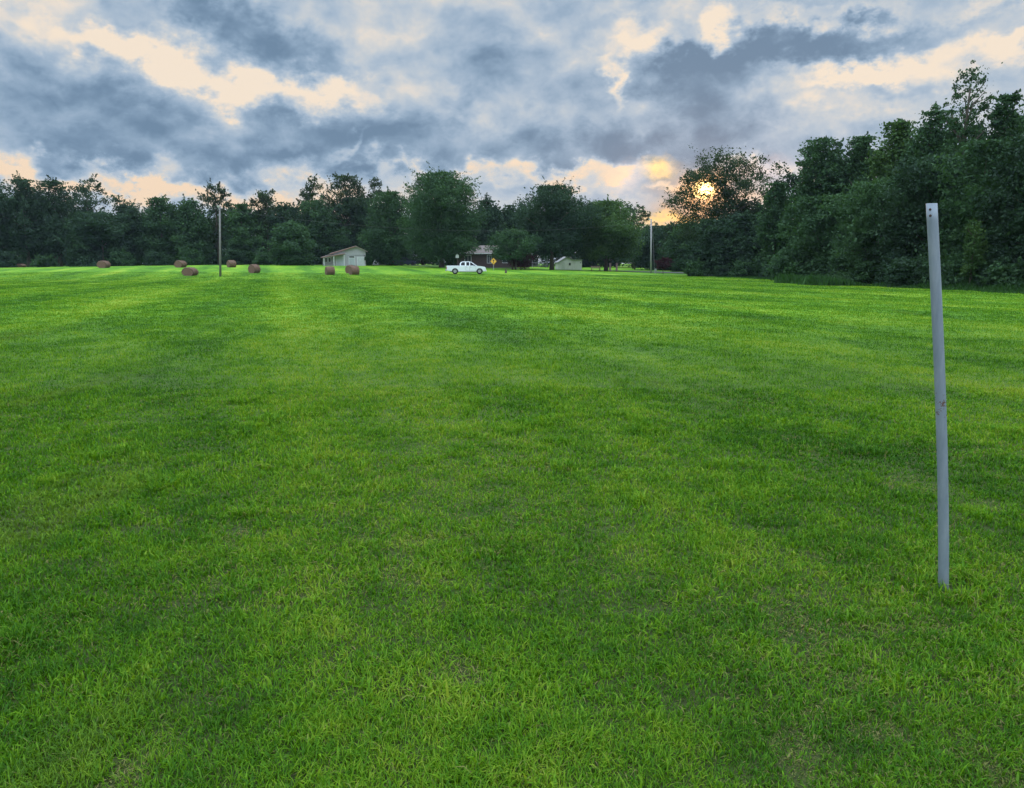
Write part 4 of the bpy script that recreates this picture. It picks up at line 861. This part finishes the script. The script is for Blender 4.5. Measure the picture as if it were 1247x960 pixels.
# small dark car parked on the drive left of the big maple
def car():
    b = onground(481, 148, -.09); root = thing('parked_car', 'small dark blue car parked under the trees left of the big maple', 'car', b, R(40))
    P_ = simple('dark blue paint', (.025, .035, .06), .3, 0, .1, 3, 0); GL = simple('car glass', (.03, .035, .04), .1); W_ = simple('lamp lens', (.65, .67, .68), .2); TY = simple('car tyre', (.02, .02, .02), .9)
    bm = bmesh.new(); prism(bm, [(0, .25), (4.2, .25), (4.3, .55), (4.1, .78), (3.2, .88), (.3, .90), (0, .75)], -.85, .85); obj('body', bm, P_, root)
    bm = bmesh.new(); prism(bm, [(.5, .89), (.95, 1.32), (2.2, 1.36), (3.0, .89)], -.72, .72); cb_ = obj('cabin', bm, GL, root); bm = bmesh.new(); prism(bm, [(.97, 1.33), (2.18, 1.37), (2.1, 1.42), (1.05, 1.4)], -.7, .7); obj('roof', bm, P_, cb_)
    for x in (.85, 3.4):
        for s in (-1, 1):
            bm = bmesh.new(); bmesh.ops.create_cone(bm, segments=18, radius1=.31, radius2=.31, depth=.2, cap_ends=True); bmesh.ops.transform(bm, matrix=Matrix.Translation((x, s * .78, .31)) @ Matrix.Rotation(math.pi / 2, 4, 'X'), verts=bm.verts); obj('wheel', bm, TY, root)
    for x in (.02, 4.24):
        for s in (-1, 1): bm = bmesh.new(); box(bm, Vector((x, s * .6, .66)), (.1, .3, .16), bev=.02); obj('headlight' if x > 1 else 'tail_light', bm, W_ if x > 1 else simple('tail lens', (.4, .03, .03), .3), root)
car()
# ------------------------------------------------------------------ sign, mailbox and yard things
def sign():
    b = onground(601, 124, .1); root = thing('warning_sign', 'yellow diamond road sign with black arrow right of the pickup', 'sign', b, R(-4)); YL = simple('yellow sheeting', (.78, .42, .05), .45, 0, .06, 4, 0); BK = simple('black sheeting', (.015, .015, .015), .5)
    bm = bmesh.new(); box(bm, Vector((0, .04, .9)), (.07, .05, 2.2)); obj('sign_post', bm, METAL, root); zc = 1.5; h = .54
    bm = bmesh.new(); prism(bm, [(0, zc - h), (h, zc), (0, zc + h), (-h, zc)], -.01, .01); pl = obj('plate', bm, YL, root)
    bm = bmesh.new(); k = h * .93; k2 = h * .87
    for (p, q, r_, s_) in (((0, zc - k), (k, zc), (k2, zc), (0, zc - k2)), ((k, zc), (0, zc + k), (0, zc + k2), (k2, zc)), ((0, zc + k), (-k, zc), (-k2, zc), (0, zc + k2)), ((-k, zc), (0, zc - k), (0, zc - k2), (-k2, zc))): prism(bm, [p, q, r_, s_], -.016, -.0105)
    obj('border', bm, BK, pl); bm = bmesh.new(); prism(bm, [(-.045, zc - .30), (.045, zc - .30), (.045, zc + .08), (.16, zc + .08), (0, zc + .32), (-.16, zc + .08), (-.045, zc + .08)], -.017, -.0105); obj('arrow', bm, BK, pl)
sign()
b = onground(557, 134, .05); r_ = thing('mailbox', 'small pale box on a dark post above the pickup bed', 'mailbox', b); bm = bmesh.new(); box(bm, Vector((0, 0, .9)), (.12, .12, 1.9)); obj('stake', bm, BARK, r_)
bm = bmesh.new(); prism(bm, [(-.26, 1.75), (.26, 1.75), (.26, 2.15)] + [(math.cos(a) * .26, 2.15 + math.sin(a) * .2) for a in (R(45), R(90), R(135))] + [(-.26, 2.15)], -.3, .3); obj('box_shell', bm, TRIM, r_); 
def ornament():
    b = onground(457.5, 155); root = thing('garden_ornament', 'pale stone garden figure on a plinth under the trees by the barn', 'ornament', b); ST = simple('pale stone', (.55, .58, .55), .8, 0, .2, 6, .4)
    bm = bmesh.new(); box(bm, Vector((0, 0, .25)), (1.05, .8, .55), bev=.06); obj('plinth', bm, ST, root)
    bm = bmesh.new(); rings = []
    for z, r, ox in ((.5, .40, -.05), (.8, .30, 0), (1.05, .22, .04), (1.25, .36, .10), (1.55, .33, .14), (1.8, .16, .10), (1.95, .19, .08), (2.1, .05, .06)): rings.append([bm.verts.new((ox + math.cos(k * .6283) * r, math.sin(k * .6283) * r * .7, z)) for k in range(10)])
    for a, c in zip(rings, rings[1:]):
        for k in range(10): bm.faces.new((a[k], a[(k + 1) % 10], c[(k + 1) % 10], c[k]))
    bm.faces.new(rings[0][::-1]); bm.faces.new(rings[-1]); obj('figure', bm, ST, root, True)
ornament()
def stump(px, Y, h, w, label):
    b = onground(px, Y, .05); bm = bmesh.new(); tube(bm, [(0, 0, 0), (.02, 0, h * .6), (-.03, .02, h)], [w * .6, w * .5, w * .42], 10); o = obj('tree_stump', bm, BARK); o.location = b; props(o, label, 'stump', None)
stump(616, 113.5, .62, .30, 'dark short stump in the grass right of the pickup'); 
def bench(px, Y):
    b = onground(px, Y); r = thing('garden_bench', 'low tan bench under the yellow green maple', 'bench', b, R(10)); WD = simple('tan bench wood', (.30, .21, .15), .8)
    bm = bmesh.new()
    for y in (0, .15, .30): box(bm, Vector((0, y, .45)), (1.7, .12, .05))
    obj('seat', bm, WD, r); bm = bmesh.new()
    for z in (.62, .80): box(bm, Vector((0, .40, z)), (1.7, .05, .12))
    obj('backrest', bm, WD, r)
    for x in (-.75, .75):
        bm = bmesh.new(); box(bm, Vector((x, .02, .2)), (.08, .08, .46)); box(bm, Vector((x, .42, .42)), (.08, .05, .9)); obj('leg', bm, WD, r)
bench(726, 139)
for k, px in enumerate((743, 751)):
    b = onground(px, 140, .05); bm = bmesh.new(); box(bm, Vector((0, 0, .7)), (.32, .32, 1.45), bev=.02); box(bm, Vector((0, 0, 1.47)), (.42, .42, .08), bev=.01); o = obj('gate_post', bm, simple('pinkish brick pier', (.30, .22, .20), .9)); o.location = b
    props(o, ('left' if k == 0 else 'right') + ' one of the two pale pinkish piers under the yellow green maple', 'gate post', 'pair of pale piers')
